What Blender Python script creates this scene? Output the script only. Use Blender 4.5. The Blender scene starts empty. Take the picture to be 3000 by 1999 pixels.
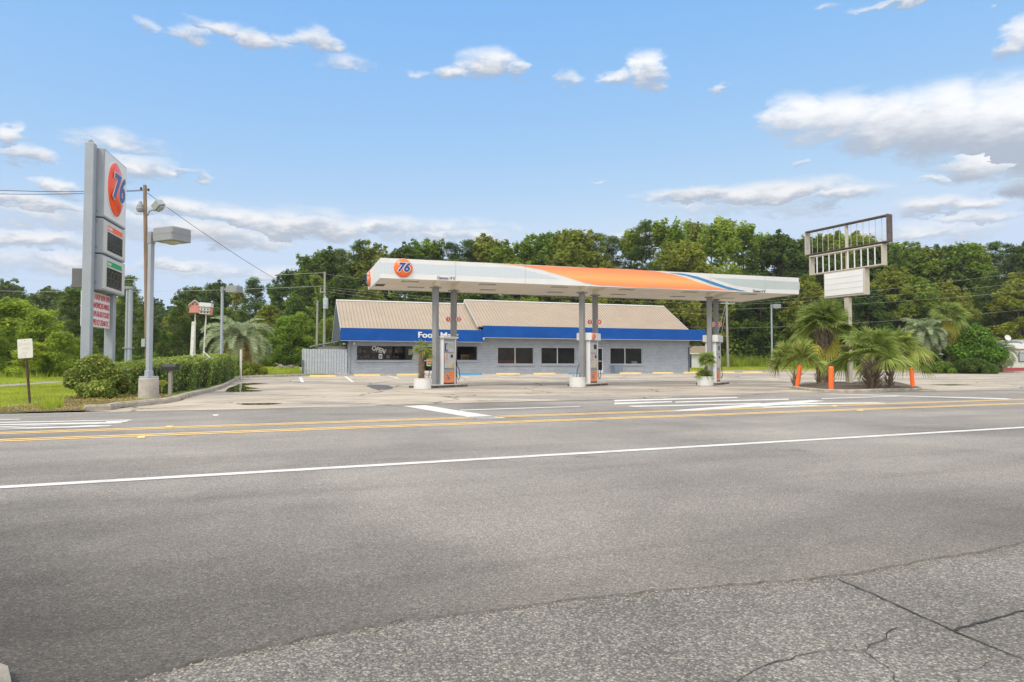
import bpy, bmesh, math, random
import numpy as np
from mathutils import Vector, Matrix
random.seed(7); RNG = np.random.default_rng(11)
SC = bpy.context.scene; COL = SC.collection
R = math.radians

# ------------------------------------------------------------------ camera model
H = 0.95; F = 2000.0; PITCH = math.atan(69.5/2000.0)
def ray(px, py):
    dx = (px-1500)/F; dy = (999.5-py)/F
    c, s = math.cos(PITCH), math.sin(PITCH)
    return Vector((dx, c-dy*s, s+dy*c))
def at(px, py, Y):                       # point seen at a pixel at forward distance Y
    r = ray(px, py); return Vector((0, 0, H)) + r*(Y/r.y)
UA = R(19.0)                             # building axis
U = Vector((math.cos(UA), math.sin(UA), 0)); V = Vector((-math.sin(UA), math.cos(UA), 0))
SB = [(-500, 0), (31, 0), (53, .2), (60, .27), (75, .82), (92, 1.25), (3000, 1.3)]
def zg(x, y):
    s = -.3256*x + .9455*y
    for (a, za), (b, zb) in zip(SB, SB[1:]):
        if s <= b: return za + (zb-za)*(s-a)/(b-a)
    return 1.3
def gnd(px, py, off=0.0):                # ground point under a pixel
    r = ray(px, py); z = 0.0
    for _ in range(30):
        t = (z+off-H)/r.z if r.z < -1e-6 else 400
        t = min(t, 400/r.y); p = Vector((0, 0, H)) + r*t
        z = .6*z + .4*zg(p.x, p.y)
    return Vector((p.x, p.y, zg(p.x, p.y)+off))
def onG(x, y, off=0.0): return Vector((x, y, zg(x, y)+off))

# ------------------------------------------------------------------ object helpers
def tag(o, label=None, cat=None, group=None, kind='thing'):
    if label: o['label'] = label
    if cat: o['category'] = cat
    if group: o['group'] = group
    if kind: o['kind'] = kind
    return o
def thing(name, label, cat, loc=(0, 0, 0), rz=0.0, group=None):
    o = bpy.data.objects.new(name, None); COL.objects.link(o); o.empty_display_size = .2
    o.location = loc; o.rotation_euler = (0, 0, rz); tag(o, label, cat, group); return o
def link(name, me, parent=None):
    o = bpy.data.objects.new(name, me); COL.objects.link(o)
    if parent is not None: o.parent = parent
    return o
def copy_tree(o, parent=None):
    c = o.copy(); COL.objects.link(c)
    if parent is not None: c.parent = parent
    for ch in list(o.children): copy_tree(ch, c)
    return c
class MB:
    def __init__(s): s.v = []; s.f = []; s.m = []
    def add(s, vs, fs, mi=0, M=None):
        b = len(s.v)
        for p in vs:
            p = Vector(p); s.v.append(M @ p if M is not None else p)
        for f in fs: s.f.append([b+i for i in f]); s.m.append(mi)
    def box(s, x0, x1, y0, y1, z0, z1, mi=0, M=None):
        s.add([(x0,y0,z0),(x1,y0,z0),(x1,y1,z0),(x0,y1,z0),(x0,y0,z1),(x1,y0,z1),(x1,y1,z1),(x0,y1,z1)],
              [(3,2,1,0),(4,5,6,7),(0,1,5,4),(1,2,6,5),(2,3,7,6),(3,0,4,7)], mi, M)
    def bbox(s, x0, x1, y0, y1, z0, z1, b=.02, mi=0, M=None):   # box with chamfered vertical edges and top
        o = [(x0+b,y0),(x1-b,y0),(x1,y0+b),(x1,y1-b),(x1-b,y1),(x0+b,y1),(x0,y1-b),(x0,y0+b)]
        i = [(x0+2*b,y0+b),(x1-2*b,y0+b),(x1-b,y0+2*b),(x1-b,y1-2*b),(x1-2*b,y1-b),(x0+2*b,y1-b),(x0+b,y1-2*b),(x0+b,y0+2*b)]
        vs = [(x,y,z0) for x,y in o]+[(x,y,z1-b) for x,y in o]+[(x,y,z1) for x,y in i]
        fs = [tuple(range(7,-1,-1)), tuple(range(16,24))]
        for k in range(8):
            j = (k+1) % 8; fs += [(k,j,8+j,8+k), (8+k,8+j,16+j,16+k)]
        s.add(vs, fs, mi, M)
    def prism(s, poly, d0, d1, mi=0, M=None):       # poly in local (x,z), extruded along y d0..d1
        n = len(poly); vs = [(x,d0,z) for x,z in poly]+[(x,d1,z) for x,z in poly]
        fs = [tuple(range(n)), tuple(range(2*n-1,n-1,-1))]+[(k,n+k,n+(k+1)%n,(k+1)%n) for k in range(n)]
        s.add(vs, fs, mi, M)
    def cyl(s, p0, p1, r0, r1=None, n=12, mi=0, caps=True, M=None):
        r1 = r0 if r1 is None else r1; p0 = Vector(p0); p1 = Vector(p1); d = (p1-p0).normalized()
        a = d.orthogonal().normalized(); b = d.cross(a); vs = []
        for p, r in ((p0, r0), (p1, r1)):
            for k in range(n):
                t = 2*math.pi*k/n; vs.append(p+a*math.cos(t)*r+b*math.sin(t)*r)
        fs = [(k,(k+1)%n,n+(k+1)%n,n+k) for k in range(n)]
        if caps: fs += [tuple(range(n-1,-1,-1)), tuple(range(n,2*n))]
        s.add(vs, fs, mi, M)
    def tube(s, pts, r, n=6, mi=0, M=None):
        pts = [Vector(p) for p in pts]; rs = r if isinstance(r, (list, tuple)) else [r]*len(pts); vs = []; up = None
        for i, p in enumerate(pts):
            d = (pts[min(i+1,len(pts)-1)]-pts[max(i-1,0)]).normalized()
            a = d.orthogonal().normalized() if up is None else (up-d*up.dot(d)).normalized()
            up = a; b = d.cross(a)
            for k in range(n):
                t = 2*math.pi*k/n; vs.append(p+a*math.cos(t)*rs[i]+b*math.sin(t)*rs[i])
        fs = []
        for i in range(len(pts)-1):
            for k in range(n):
                fs.append((i*n+k, i*n+(k+1)%n, (i+1)*n+(k+1)%n, (i+1)*n+k))
        fs += [tuple(range(n-1,-1,-1)), tuple(range((len(pts)-1)*n, len(pts)*n))]
        s.add(vs, fs, mi, M)
    def lathe(s, prof, n=20, mi=0, M=None):          # prof list of (r,z)
        vs = []; fs = []
        for r, z in prof:
            for k in range(n):
                t = 2*math.pi*k/n; vs.append((r*math.cos(t), r*math.sin(t), z))
        for i in range(len(prof)-1):
            for k in range(n): fs.append((i*n+k, i*n+(k+1)%n, (i+1)*n+(k+1)%n, (i+1)*n+k))
        s.add(vs, fs, mi, M)
    def sweep(s, pts, w, h, mi=0, side=1):           # kerb along ground points; w to the chosen side
        pts = [Vector(p) for p in pts]; vs = []; fs = []
        prof = [(0,-.05),(.0,h*.7),(.025,h),(w-.02,h),(w,h*.85),(w,-.05)]; n = len(prof)
        for i, p in enumerate(pts):
            d = (pts[min(i+1,len(pts)-1)]-pts[max(i-1,0)]); d.z = 0; d.normalize()
            nn = Vector((-d.y, d.x, 0))*side
            for a, z in prof: vs.append(p+nn*a+Vector((0,0,z)))
        for i in range(len(pts)-1):
            for k in range(n-1): fs.append((i*n+k, (i+1)*n+k, (i+1)*n+k+1, i*n+k+1))
        fs += [tuple(range(n)), tuple(range(len(vs)-1, len(vs)-n-1, -1))]
        s.add(vs, fs, mi)
    def mesh(s, name, mats, smooth=False, fix=True):
        me = bpy.data.meshes.new(name); me.from_pydata([tuple(v) for v in s.v], [], s.f)
        for m in (mats if isinstance(mats, (list, tuple)) else [mats]): me.materials.append(m)
        me.polygons.foreach_set('material_index', s.m)
        if fix:
            bm = bmesh.new(); bm.from_mesh(me); bmesh.ops.recalc_face_normals(bm, faces=bm.faces); bm.to_mesh(me); bm.free()
        if smooth: me.polygons.foreach_set('use_smooth', [True]*len(me.polygons))
        me.update(); return me
    def build(s, name, mats, parent=None, smooth=False, fix=True):
        return link(name, s.mesh(name, mats, smooth, fix), parent)
def np_mesh(name, Vv, Ff, mat):
    me = bpy.data.meshes.new(name); me.from_pydata(Vv.tolist(), [], Ff.tolist())
    me.materials.append(mat); me.update(); return me
def frame(o, x, z):                                  # matrix with local x,y,z axes; y = z cross x
    x = Vector(x).normalized(); z = Vector(z).normalized(); y = z.cross(x)
    return Matrix(((x.x,y.x,z.x,o[0]),(x.y,y.y,z.y,o[1]),(x.z,y.z,z.z,o[2]),(0,0,0,1)))
def upright(o, x):                                   # local x along x, local y = up, local z out toward viewer side
    x = Vector(x).normalized(); y = Vector((0,0,1)); z = x.cross(y)
    return Matrix(((x.x,y.x,z.x,o[0]),(x.y,y.y,z.y,o[1]),(x.z,y.z,z.z,o[2]),(0,0,0,1)))
def text(s, size, ext=.004, off=0.0, shear=0.0, width=None, align='CENTER', space=1.0):
    cu = bpy.data.curves.new('text', 'FONT'); cu.body = s; cu.size = size; cu.extrude = ext; cu.offset = off
    cu.shear = shear; cu.align_x = align; cu.align_y = 'CENTER'; cu.space_character = space; cu.resolution_u = 5
    o = bpy.data.objects.new('text', cu); COL.objects.link(o)
    me = bpy.data.meshes.new_from_object(o.evaluated_get(bpy.context.evaluated_depsgraph_get()))
    bpy.data.objects.remove(o)
    vs = [v.co.copy() for v in me.vertices]; fs = [tuple(p.vertices) for p in me.polygons]
    if width and vs:
        xs = [v.x for v in vs]; k = width/max(1e-6, max(xs)-min(xs)); m = (max(xs)+min(xs))/2
        if align == 'CENTER': vs = [Vector(((v.x-m)*k, v.y, v.z)) for v in vs]
        else: vs = [Vector((v.x*k, v.y, v.z)) for v in vs]
    bpy.data.meshes.remove(me); return vs, fs

# ------------------------------------------------------------------ materials
def nt(m):
    m.use_nodes = True; return m.node_tree, m.node_tree.nodes, m.node_tree.links
def ramp(N, stops):
    r = N.new('ShaderNodeValToRGB'); e = r.color_ramp.elements
    while len(e) < len(stops): e.new(.5)
    for k, (p, c) in enumerate(stops):
        e[k].position = p; e[k].color = (c[0], c[1], c[2], 1) if isinstance(c, (tuple, list)) else (c, c, c, 1)
    return r
def noise(N, L, co, scale, detail=4, rough=.55, dist=0.0):
    n = N.new('ShaderNodeTexNoise'); n.inputs['Scale'].default_value = scale; n.inputs['Detail'].default_value = detail
    n.inputs['Roughness'].default_value = rough; n.inputs['Distortion'].default_value = dist; L.new(co, n.inputs['Vector']); return n.outputs['Fac']
def mixc(N, L, fac, a, b, mode='MIX'):
    m = N.new('ShaderNodeMix'); m.data_type = 'RGBA'; m.blend_type = mode
    for sock, val in ((m.inputs[0], fac), (m.inputs[6], a), (m.inputs[7], b)):
        if hasattr(val, 'links') or isinstance(val, bpy.types.NodeSocket): L.new(val, sock)
        elif isinstance(val, (int, float)): sock.default_value = val if sock.type == 'VALUE' else (val,)*3+(1,)
        else: sock.default_value = (*val, 1)
    return m.outputs[2]
def coords(N, L, scale=None, obj=True):
    t = N.new('ShaderNodeTexCoord'); o = t.outputs['Object']
    if scale:
        mp = N.new('ShaderNodeMapping'); mp.inputs['Scale'].default_value = scale; L.new(o, mp.inputs['Vector']); o = mp.outputs['Vector']
    return o
MATS = {}
def mat(name, c, rough=.6, var=.12, scale=3.0, bump=0.0, bscale=60.0, metal=0.0, spec=.5, dirt=0.0, dcol=(.12,.1,.08), stretch=None):
    if name in MATS: return MATS[name]
    m = bpy.data.materials.new(name); T, N, L = nt(m); b = N['Principled BSDF']
    b.inputs['Roughness'].default_value = rough; b.inputs['Metallic'].default_value = metal
    b.inputs['Specular IOR Level'].default_value = spec
    co = coords(N, L, stretch)
    lo = tuple(max(0, x*(1-var)) for x in c); hi = tuple(min(1, x*(1+var)) for x in c)
    r = ramp(N, [(.3, lo), (.7, hi)]); L.new(noise(N, L, co, scale, 5), r.inputs[0]); out = r.outputs[0]
    if dirt > 0:
        d = ramp(N, [(.5, 0.0), (.72, dirt)]); L.new(noise(N, L, co, scale*.6+1, 6, .65), d.inputs[0])
        out = mixc(N, L, d.outputs[0], out, dcol)
    L.new(out, b.inputs['Base Color'])
    if bump > 0:
        bp = N.new('ShaderNodeBump'); bp.inputs['Strength'].default_value = bump; bp.inputs['Distance'].default_value = .01
        L.new(noise(N, L, co, bscale, 3), bp.inputs['Height']); L.new(bp.outputs[0], b.inputs['Normal'])
    MATS[name] = m; return m
def leafmat(name, c1, c2, c3=None, trans=.3, rough=.5):
    lift = lambda c: (min(.5,c[0]*2.6), min(.5,c[1]*2.5), c[2]*1.7) if c else None
    c1, c2, c3 = lift(c1), lift(c2), lift(c3); trans = min(.6, trans+.28)
    if name in MATS: return MATS[name]
    m = bpy.data.materials.new(name); T, N, L = nt(m); b = N['Principled BSDF']; b.inputs['Roughness'].default_value = rough
    b.inputs['Specular IOR Level'].default_value = .15
    g = N.new('ShaderNodeNewGeometry'); oi = N.new('ShaderNodeObjectInfo')
    st = [(0.0, c1), (.6, c2), (1.0, c3 or c2)]
    r = ramp(N, st); L.new(g.outputs['Random Per Island'], r.inputs[0])
    # large clumps of lighter and darker leaves, plus a shift from plant to plant
    nz = noise(N, L, coords(N, L), .45, 2); q = ramp(N, [(.35, .72), (.65, 1.25)]); L.new(nz, q.inputs[0])
    col = mixc(N, L, 1.0, r.outputs[0], q.outputs[0], 'MULTIPLY')
    ob = ramp(N, [(0, (.82,.9,.85)), (1, (1.15,1.08,.95))]); L.new(oi.outputs['Random'], ob.inputs[0])
    col = mixc(N, L, 1.0, col, ob.outputs[0], 'MULTIPLY')
    L.new(col, b.inputs['Base Color'])
    t = N.new('ShaderNodeBsdfTranslucent'); L.new(col, t.inputs['Color'])
    mx = N.new('ShaderNodeMixShader'); mx.inputs[0].default_value = trans
    L.new(b.outputs[0], mx.inputs[1]); L.new(t.outputs[0], mx.inputs[2]); L.new(mx.outputs[0], N['Material Output'].inputs[0])
    MATS[name] = m; return m

def asphalt_new():
    m = bpy.data.materials.new('asphalt'); T, N, L = nt(m); b = N['Principled BSDF']; co = coords(N, L)
    r = ramp(N, [(.3, (.178,.165,.148)), (.55, (.266,.246,.219)), (.75, (.325,.30,.265))]); L.new(noise(N, L, co, .35, 6, .6, .4), r.inputs[0])
    rt = N.new('ShaderNodeMapping'); rt.inputs['Rotation'].default_value = (0,0,-R(23)); L.new(co, rt.inputs['Vector']); sc_ = N.new('ShaderNodeMapping'); sc_.inputs['Scale'].default_value = (.10,.85,1); L.new(rt.outputs[0], sc_.inputs['Vector'])
    rs = ramp(N, [(.3, .72), (.48, .97), (.7, 1.12)]); L.new(noise(N, L, sc_.outputs[0], .9, 7, .65, .3), rs.inputs[0])
    col = mixc(N, L, 1.0, r.outputs[0], rs.outputs[0], 'MULTIPLY')
    v = N.new('ShaderNodeTexVoronoi'); v.inputs['Scale'].default_value = 150; L.new(co, v.inputs['Vector'])
    sp = N.new('ShaderNodeSeparateColor'); L.new(v.outputs['Color'], sp.inputs[0])
    gr = ramp(N, [(0, .45), (.5, .95), (.85, 1.2), (1, 2.0)]); L.new(sp.outputs[0], gr.inputs[0])
    col = mixc(N, L, .8, col, gr.outputs[0], 'MULTIPLY')
    # dark sealed / oily ground near the old joint on the left: a stain with its own shape
    st = N.new('ShaderNodeVectorMath'); st.operation = 'DISTANCE'; st.inputs[1].default_value = (-2.6, 2.2, 0); L.new(co, st.inputs[0])
    ad = N.new('ShaderNodeMath'); ad.operation = 'MULTIPLY_ADD'; L.new(noise(N, L, co, .9, 5), ad.inputs[0]); ad.inputs[1].default_value = 2.2; L.new(st.outputs['Value'], ad.inputs[2])
    sr = ramp(N, [(.28, (.38,.38,.39)), (.62, (1,1,1))]); dv = N.new('ShaderNodeMath'); dv.operation = 'DIVIDE'; dv.inputs[1].default_value = 6.5
    L.new(ad.outputs[0], dv.inputs[0]); L.new(dv.outputs[0], sr.inputs[0])
    col = mixc(N, L, 1.0, col, sr.outputs[0], 'MULTIPLY')
    vd = N.new('ShaderNodeTexVoronoi'); vd.inputs['Scale'].default_value = .8; dw = N.new('ShaderNodeVectorMath'); dw.operation = 'MULTIPLY_ADD'; nd_ = N.new('ShaderNodeTexNoise'); nd_.inputs['Scale'].default_value = 5; nd_.inputs['Detail'].default_value = 4; L.new(co, nd_.inputs['Vector']); L.new(nd_.outputs['Color'], dw.inputs[0]); dw.inputs[1].default_value = (.35,.35,0); L.new(co, dw.inputs[2]); L.new(dw.outputs[0], vd.inputs['Vector'])
    dr_ = ramp(N, [(.03, .62), (.09, .9), (.14, 1.0)]); L.new(vd.outputs['Distance'], dr_.inputs[0]); col = mixc(N, L, .8, col, dr_.outputs[0], 'MULTIPLY')
    # tack coat and tyre dirt along the joint with the old surface
    dt_ = N.new('ShaderNodeVectorMath'); dt_.operation = 'DOT_PRODUCT'; dt_.inputs[1].default_value = (-.377,.926,0); L.new(co, dt_.inputs[0])
    w1 = N.new('ShaderNodeMath'); w1.operation = 'MULTIPLY_ADD'; L.new(noise(N, L, co, .7, 5), w1.inputs[0]); w1.inputs[1].default_value = 1.2; L.new(dt_.outputs['Value'], w1.inputs[2])
    w2 = N.new('ShaderNodeMath'); w2.operation = 'MULTIPLY_ADD'; L.new(w1.outputs[0], w2.inputs[0]); w2.inputs[1].default_value = .2; w2.inputs[2].default_value = -.5
    wr = ramp(N, [(.0, (.56,.545,.52)), (.1, (.72,.71,.69)), (.38, (.9,.895,.89)), (.8, (1,1,1))]); L.new(w2.outputs[0], wr.inputs[0]); col = mixc(N, L, 1.0, col, wr.outputs[0], 'MULTIPLY')
    L.new(col, b.inputs['Base Color']); b.inputs['Roughness'].default_value = .85; b.inputs['Specular IOR Level'].default_value = .3
    bp = N.new('ShaderNodeBump'); bp.inputs['Strength'].default_value = .6; bp.inputs['Distance'].default_value = .004
    L.new(v.outputs['Distance'], bp.inputs['Height']); L.new(bp.outputs[0], b.inputs['Normal']); return m
def asphalt_old():
    m = bpy.data.materials.new('worn_asphalt'); T, N, L = nt(m); b = N['Principled BSDF']; co = coords(N, L)
    nd = N.new('ShaderNodeTexNoise'); nd.inputs['Scale'].default_value = 60; L.new(co, nd.inputs['Vector'])
    cw = N.new('ShaderNodeVectorMath'); cw.operation = 'MULTIPLY_ADD'; L.new(nd.outputs['Color'], cw.inputs[0]); cw.inputs[1].default_value = (.012,)*3; L.new(co, cw.inputs[2])
    v = N.new('ShaderNodeTexVoronoi'); v.inputs['Scale'].default_value = 115; L.new(cw.outputs[0], v.inputs['Vector'])
    sp = N.new('ShaderNodeSeparateColor'); L.new(v.outputs['Color'], sp.inputs[0])
    st = ramp(N, [(0, (.13,.121,.109)), (.4, (.17,.16,.145)), (.62, (.225,.21,.187)), (.85, (.285,.264,.228)), (1, (.40,.36,.30))]); L.new(sp.outputs[0], st.inputs[0])
    ed = ramp(N, [(.3, (1,1,1)), (.65, (.62,.615,.61))]); L.new(v.outputs['Distance'], ed.inputs[0])
    vs = N.new('ShaderNodeMath'); vs.operation = 'MULTIPLY'; vs.inputs[1].default_value = 1.0; L.new(v.outputs['Distance'], vs.inputs[0]); L.new(vs.outputs[0], ed.inputs[0])
    col = mixc(N, L, 1.0, st.outputs[0], ed.outputs[0], 'MULTIPLY')
    big = ramp(N, [(.3, .8), (.7, 1.3)]); L.new(noise(N, L, co, 1.4, 6, .65), big.inputs[0]); col = mixc(N, L, 1.0, col, big.outputs[0], 'MULTIPLY')
    L.new(col, b.inputs['Base Color']); b.inputs['Roughness'].default_value = .8; b.inputs['Specular IOR Level'].default_value = .35
    bp = N.new('ShaderNodeBump'); bp.inputs['Strength'].default_value = .8; bp.inputs['Distance'].default_value = .006; bp.invert = True
    L.new(v.outputs['Distance'], bp.inputs['Height']); L.new(bp.outputs[0], b.inputs['Normal']); return m
def lot_mat():
    m = bpy.data.materials.new('concrete_lot'); T, N, L = nt(m); b = N['Principled BSDF']; co = coords(N, L)
    r = ramp(N, [(.3, (.30,.255,.195)), (.5, (.42,.362,.285)), (.7, (.51,.445,.352))]); L.new(noise(N, L, co, .5, 7, .65), r.inputs[0])
    rot = N.new('ShaderNodeMapping'); rot.inputs['Rotation'].default_value = (0, 0, -UA); rot.inputs['Scale'].default_value = (.09, .2, 1)
    L.new(co, rot.inputs['Vector'])
    p = ramp(N, [(.49, 0.0), (.56, 1.0)]); L.new(noise(N, L, rot.outputs[0], 1.3, 4, .6, .8), p.inputs[0])
    gray = ramp(N, [(.35, (.19,.18,.165)), (.65, (.31,.29,.26))]); L.new(noise(N, L, co, 7, 5, .7), gray.inputs[0])
    pf = N.new('ShaderNodeMath'); pf.operation = 'MULTIPLY'; pf.inputs[1].default_value = .8; L.new(p.outputs[0], pf.inputs[0])
    col = mixc(N, L, pf.outputs[0], r.outputs[0], gray.outputs[0])
    stn = ramp(N, [(.57, (1,1,1)), (.72, (.5,.47,.43))]); rot2 = N.new('ShaderNodeMapping'); rot2.inputs['Rotation'].default_value = (0,0,-UA); rot2.inputs['Scale'].default_value = (.18,.7,1)
    L.new(co, rot2.inputs['Vector']); L.new(noise(N, L, rot2.outputs[0], 1.7, 6, .65), stn.inputs[0]); col = mixc(N, L, 1.0, col, stn.outputs[0], 'MULTIPLY')
    # cracks
    nd = N.new('ShaderNodeTexNoise'); nd.inputs['Scale'].default_value = 1.5; L.new(co, nd.inputs['Vector'])
    cw = N.new('ShaderNodeVectorMath'); cw.operation = 'MULTIPLY_ADD'; L.new(nd.outputs['Color'], cw.inputs[0]); cw.inputs[1].default_value = (.5,)*3; L.new(co, cw.inputs[2])
    v = N.new('ShaderNodeTexVoronoi'); v.feature = 'DISTANCE_TO_EDGE'; v.inputs['Scale'].default_value = .22; L.new(cw.outputs[0], v.inputs['Vector'])
    cr = ramp(N, [(.0, .35), (.006, .5), (.011, 1.0)]); L.new(v.outputs['Distance'], cr.inputs[0]); col = mixc(N, L, 1.0, col, cr.outputs[0], 'MULTIPLY')
    fine = ramp(N, [(.3, .8), (.7, 1.15)]); L.new(noise(N, L, co, 30, 3, .7), fine.inputs[0]); col = mixc(N, L, 1.0, col, fine.outputs[0], 'MULTIPLY')
    L.new(col, b.inputs['Base Color']); b.inputs['Roughness'].default_value = .85; b.inputs['Specular IOR Level'].default_value = .3
    bp = N.new('ShaderNodeBump'); bp.inputs['Strength'].default_value = .4; bp.inputs['Distance'].default_value = .006
    L.new(noise(N, L, co, 25, 5, .7), bp.inputs['Height']); L.new(bp.outputs[0], b.inputs['Normal']); return m
def grass_mat():
    m = bpy.data.materials.new('grass_ground'); T, N, L = nt(m); b = N['Principled BSDF']; co = coords(N, L)
    r = ramp(N, [(.25, (.11,.14,.03)), (.5, (.2,.26,.045)), (.75, (.3,.34,.07))]); L.new(noise(N, L, co, .5, 8, .7), r.inputs[0])
    f = ramp(N, [(.35, .6), (.65, 1.3)]); L.new(noise(N, L, co, 9, 4, .7), f.inputs[0])
    L.new(mixc(N, L, 1.0, r.outputs[0], f.outputs[0], 'MULTIPLY'), b.inputs['Base Color']); b.inputs['Roughness'].default_value = .9; return m
def brick_mat():
    m = bpy.data.materials.new('painted_brick'); T, N, L = nt(m); b = N['Principled BSDF']
    mp = N.new('ShaderNodeMapping'); mp.inputs['Rotation'].default_value = (R(90), 0, 0); L.new(coords(N, L), mp.inputs['Vector'])
    bt = N.new('ShaderNodeTexBrick'); L.new(mp.outputs[0], bt.inputs['Vector']); bt.inputs['Scale'].default_value = 1.0
    bt.inputs['Brick Width'].default_value = .34; bt.inputs['Row Height'].default_value = .13; bt.inputs['Mortar Size'].default_value = .012
    bt.inputs['Color1'].default_value = (.30,.335,.385,1); bt.inputs['Color2'].default_value = (.34,.375,.425,1); bt.inputs['Mortar'].default_value = (.23,.258,.30,1)
    f = ramp(N, [(.3, .9), (.7, 1.08)]); L.new(noise(N, L, coords(N, L), 1.4, 5), f.inputs[0])
    L.new(mixc(N, L, 1.0, bt.outputs['Color'], f.outputs[0], 'MULTIPLY'), b.inputs['Base Color']); b.inputs['Roughness'].default_value = .6
    bp = N.new('ShaderNodeBump'); bp.inputs['Strength'].default_value = .5; bp.inputs['Distance'].default_value = .01; bp.invert = True
    L.new(bt.outputs['Fac'], bp.inputs['Height']); L.new(bp.outputs[0], b.inputs['Normal']); return m
def glass_mat():
    m = bpy.data.materials.new('window_glass'); T, N, L = nt(m)
    tr = N.new('ShaderNodeBsdfTransparent'); tr.inputs[0].default_value = (.62,.62,.62,1)
    gl = N.new('ShaderNodeBsdfGlossy'); gl.inputs['Roughness'].default_value = .03; gl.inputs['Color'].default_value = (.8,.8,.8,1)
    lw = N.new('ShaderNodeFresnel'); lw.inputs['IOR'].default_value = 1.3
    mx = N.new('ShaderNodeMixShader'); L.new(lw.outputs[0], mx.inputs[0]); L.new(tr.outputs[0], mx.inputs[1]); L.new(gl.outputs[0], mx.inputs[2])
    L.new(mx.outputs[0], N['Material Output'].inputs[0]); return m
def water_mat():
    m = bpy.data.materials.new('puddle_water'); T, N, L = nt(m); b = N['Principled BSDF']
    b.inputs['Base Color'].default_value = (.05,.045,.03,1); b.inputs['Roughness'].default_value = .02; b.inputs['Specular IOR Level'].default_value = .7; return m
def swoosh_mat():
    m = bpy.data.materials.new('orange_print'); T, N, L = nt(m); b = N['Principled BSDF']; t = N.new('ShaderNodeTexCoord')
    s = N.new('ShaderNodeSeparateXYZ'); L.new(t.outputs['Object'], s.inputs[0])
    r = ramp(N, [(0, (.80,.22,.085)), (.5, (.86,.40,.13)), (1, (.80,.25,.11))])
    mr = N.new('ShaderNodeMapRange'); mr.inputs[1].default_value = 4.42; mr.inputs[2].default_value = 5.15; L.new(s.outputs[2], mr.inputs[0]); L.new(mr.outputs[0], r.inputs[0])
    L.new(r.outputs[0], b.inputs['Base Color']); b.inputs['Roughness'].default_value = .4; return m
def dots_mat():
    m = bpy.data.materials.new('dotted_band'); T, N, L = nt(m); b = N['Principled BSDF']; co = coords(N, L)
    v = N.new('ShaderNodeTexVoronoi'); v.inputs['Scale'].default_value = 18; v.inputs['Randomness'].default_value = 0.0; L.new(co, v.inputs['Vector'])
    r = ramp(N, [(.26, (.40,.51,.60)), (.42, (.58,.615,.64))]); L.new(v.outputs['Distance'], r.inputs[0]); L.new(r.outputs[0], b.inputs['Base Color']); b.inputs['Roughness'].default_value = .45; return m

ASPH = asphalt_new(); OLD = asphalt_old(); LOT = lot_mat(); GRASSM = grass_mat(); BRICK = brick_mat(); GLASS = glass_mat(); WATER = water_mat(); SWOOSH = swoosh_mat(); DOTS = dots_mat()
WHITEP = mat('white_line_paint', (.60,.585,.55), .7, .12, 5, dirt=.5, dcol=(.3,.29,.28)); YELP = mat('yellow_line_paint', (.80,.52,.17), .7, .1, 5, dirt=.35, dcol=(.4,.28,.14))
CONC = mat('kerb_concrete', (.36,.32,.26), .85, .25, 4, .5, 40, dirt=.5); CONCB = mat('block_concrete', (.40,.37,.32), .9, .15, 5, .4, 50, dirt=.25)
GALV = mat('grey_paint', (.29,.325,.37), .5, .06, 2, dirt=.12, dcol=(.25,.24,.22)); GALV2 = mat('fixture_grey', (.23,.245,.26), .5, .08, 3)
WHITE = mat('white_enamel', (.65,.655,.66), .4, .04, 1.2, dirt=.10, dcol=(.45,.43,.40)); OFFW = mat('cream_panel', (.53,.525,.505), .5, .06, 2, dirt=.15)
SOFF = mat('canopy_soffit', (.82,.75,.65), .6, .06, 1.2, dirt=.12, dcol=(.36,.29,.22)); BLUE = mat('blue_fascia', (.004,.068,.30), .55, .12, .7, spec=.15, dirt=.12, dcol=(.05,.12,.28))
ORANGE = mat('orange_enamel', (.86,.15,.025), .3, .03, 2); NAVY = mat('navy_enamel', (.015,.05,.22), .35, .03, 2); RED = mat('red_enamel', (.72,.075,.04), .4, .04, 2)
TAN = mat('tan_metal_roof', (.33,.265,.195), .5, .08, .6, dirt=.30, dcol=(.25,.24,.17), metal=0); TAND = mat('tan_rib', (.27,.215,.16), .5, .06, 2)
DGRAY = mat('dark_siding', (.065,.075,.095), .6, .12, 6); BLACK = mat('black_plastic', (.02,.02,.02), .45, .2, 5); SCREEN = mat('price_screen', (.022,.022,.022), .25, .3, 9)
GREEN = mat('green_band', (.01,.32,.12), .4, .04, 2); WOOD = mat('weathered_wood', (.20,.14,.10), .9, .35, 6, .5, 30, stretch=(1,1,.12)); GWOOD = mat('grey_wood', (.28,.26,.235), .9, .25, 6, .4, 30, stretch=(1,1,.12))
FENCEM = mat('pale_fence_paint', (.40,.43,.47), .75, .12, 5, dirt=.3, dcol=(.3,.3,.31)); RUST = mat('rusty_steel', (.075,.04,.028), .85, .4, 8); DARKFR = mat('rusted_brown_paint', (.085,.065,.06), .7, .3, 5)
CREAM = mat('cream_sign_paint', (.44,.405,.34), .6, .06, 3, dirt=.2, dcol=(.42,.36,.28)); YELC = mat('yellow_kerb_paint', (.74,.53,.22), .75, .1, 6, dirt=.4, dcol=(.5,.42,.28)); BLUC = mat('blue_kerb_paint', (.035,.25,.46), .7, .12, 6)
BOLL = mat('orange_bollard', (.90,.14,.02), .45, .04, 3, dirt=.12, dcol=(.6,.12,.04)); MULCH = mat('mulch', (.10,.072,.05), .95, .5, 14, 1, 40); PATH = mat('gravel_path', (.27,.245,.215), .95, .25, 5, .5, 30)
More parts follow.
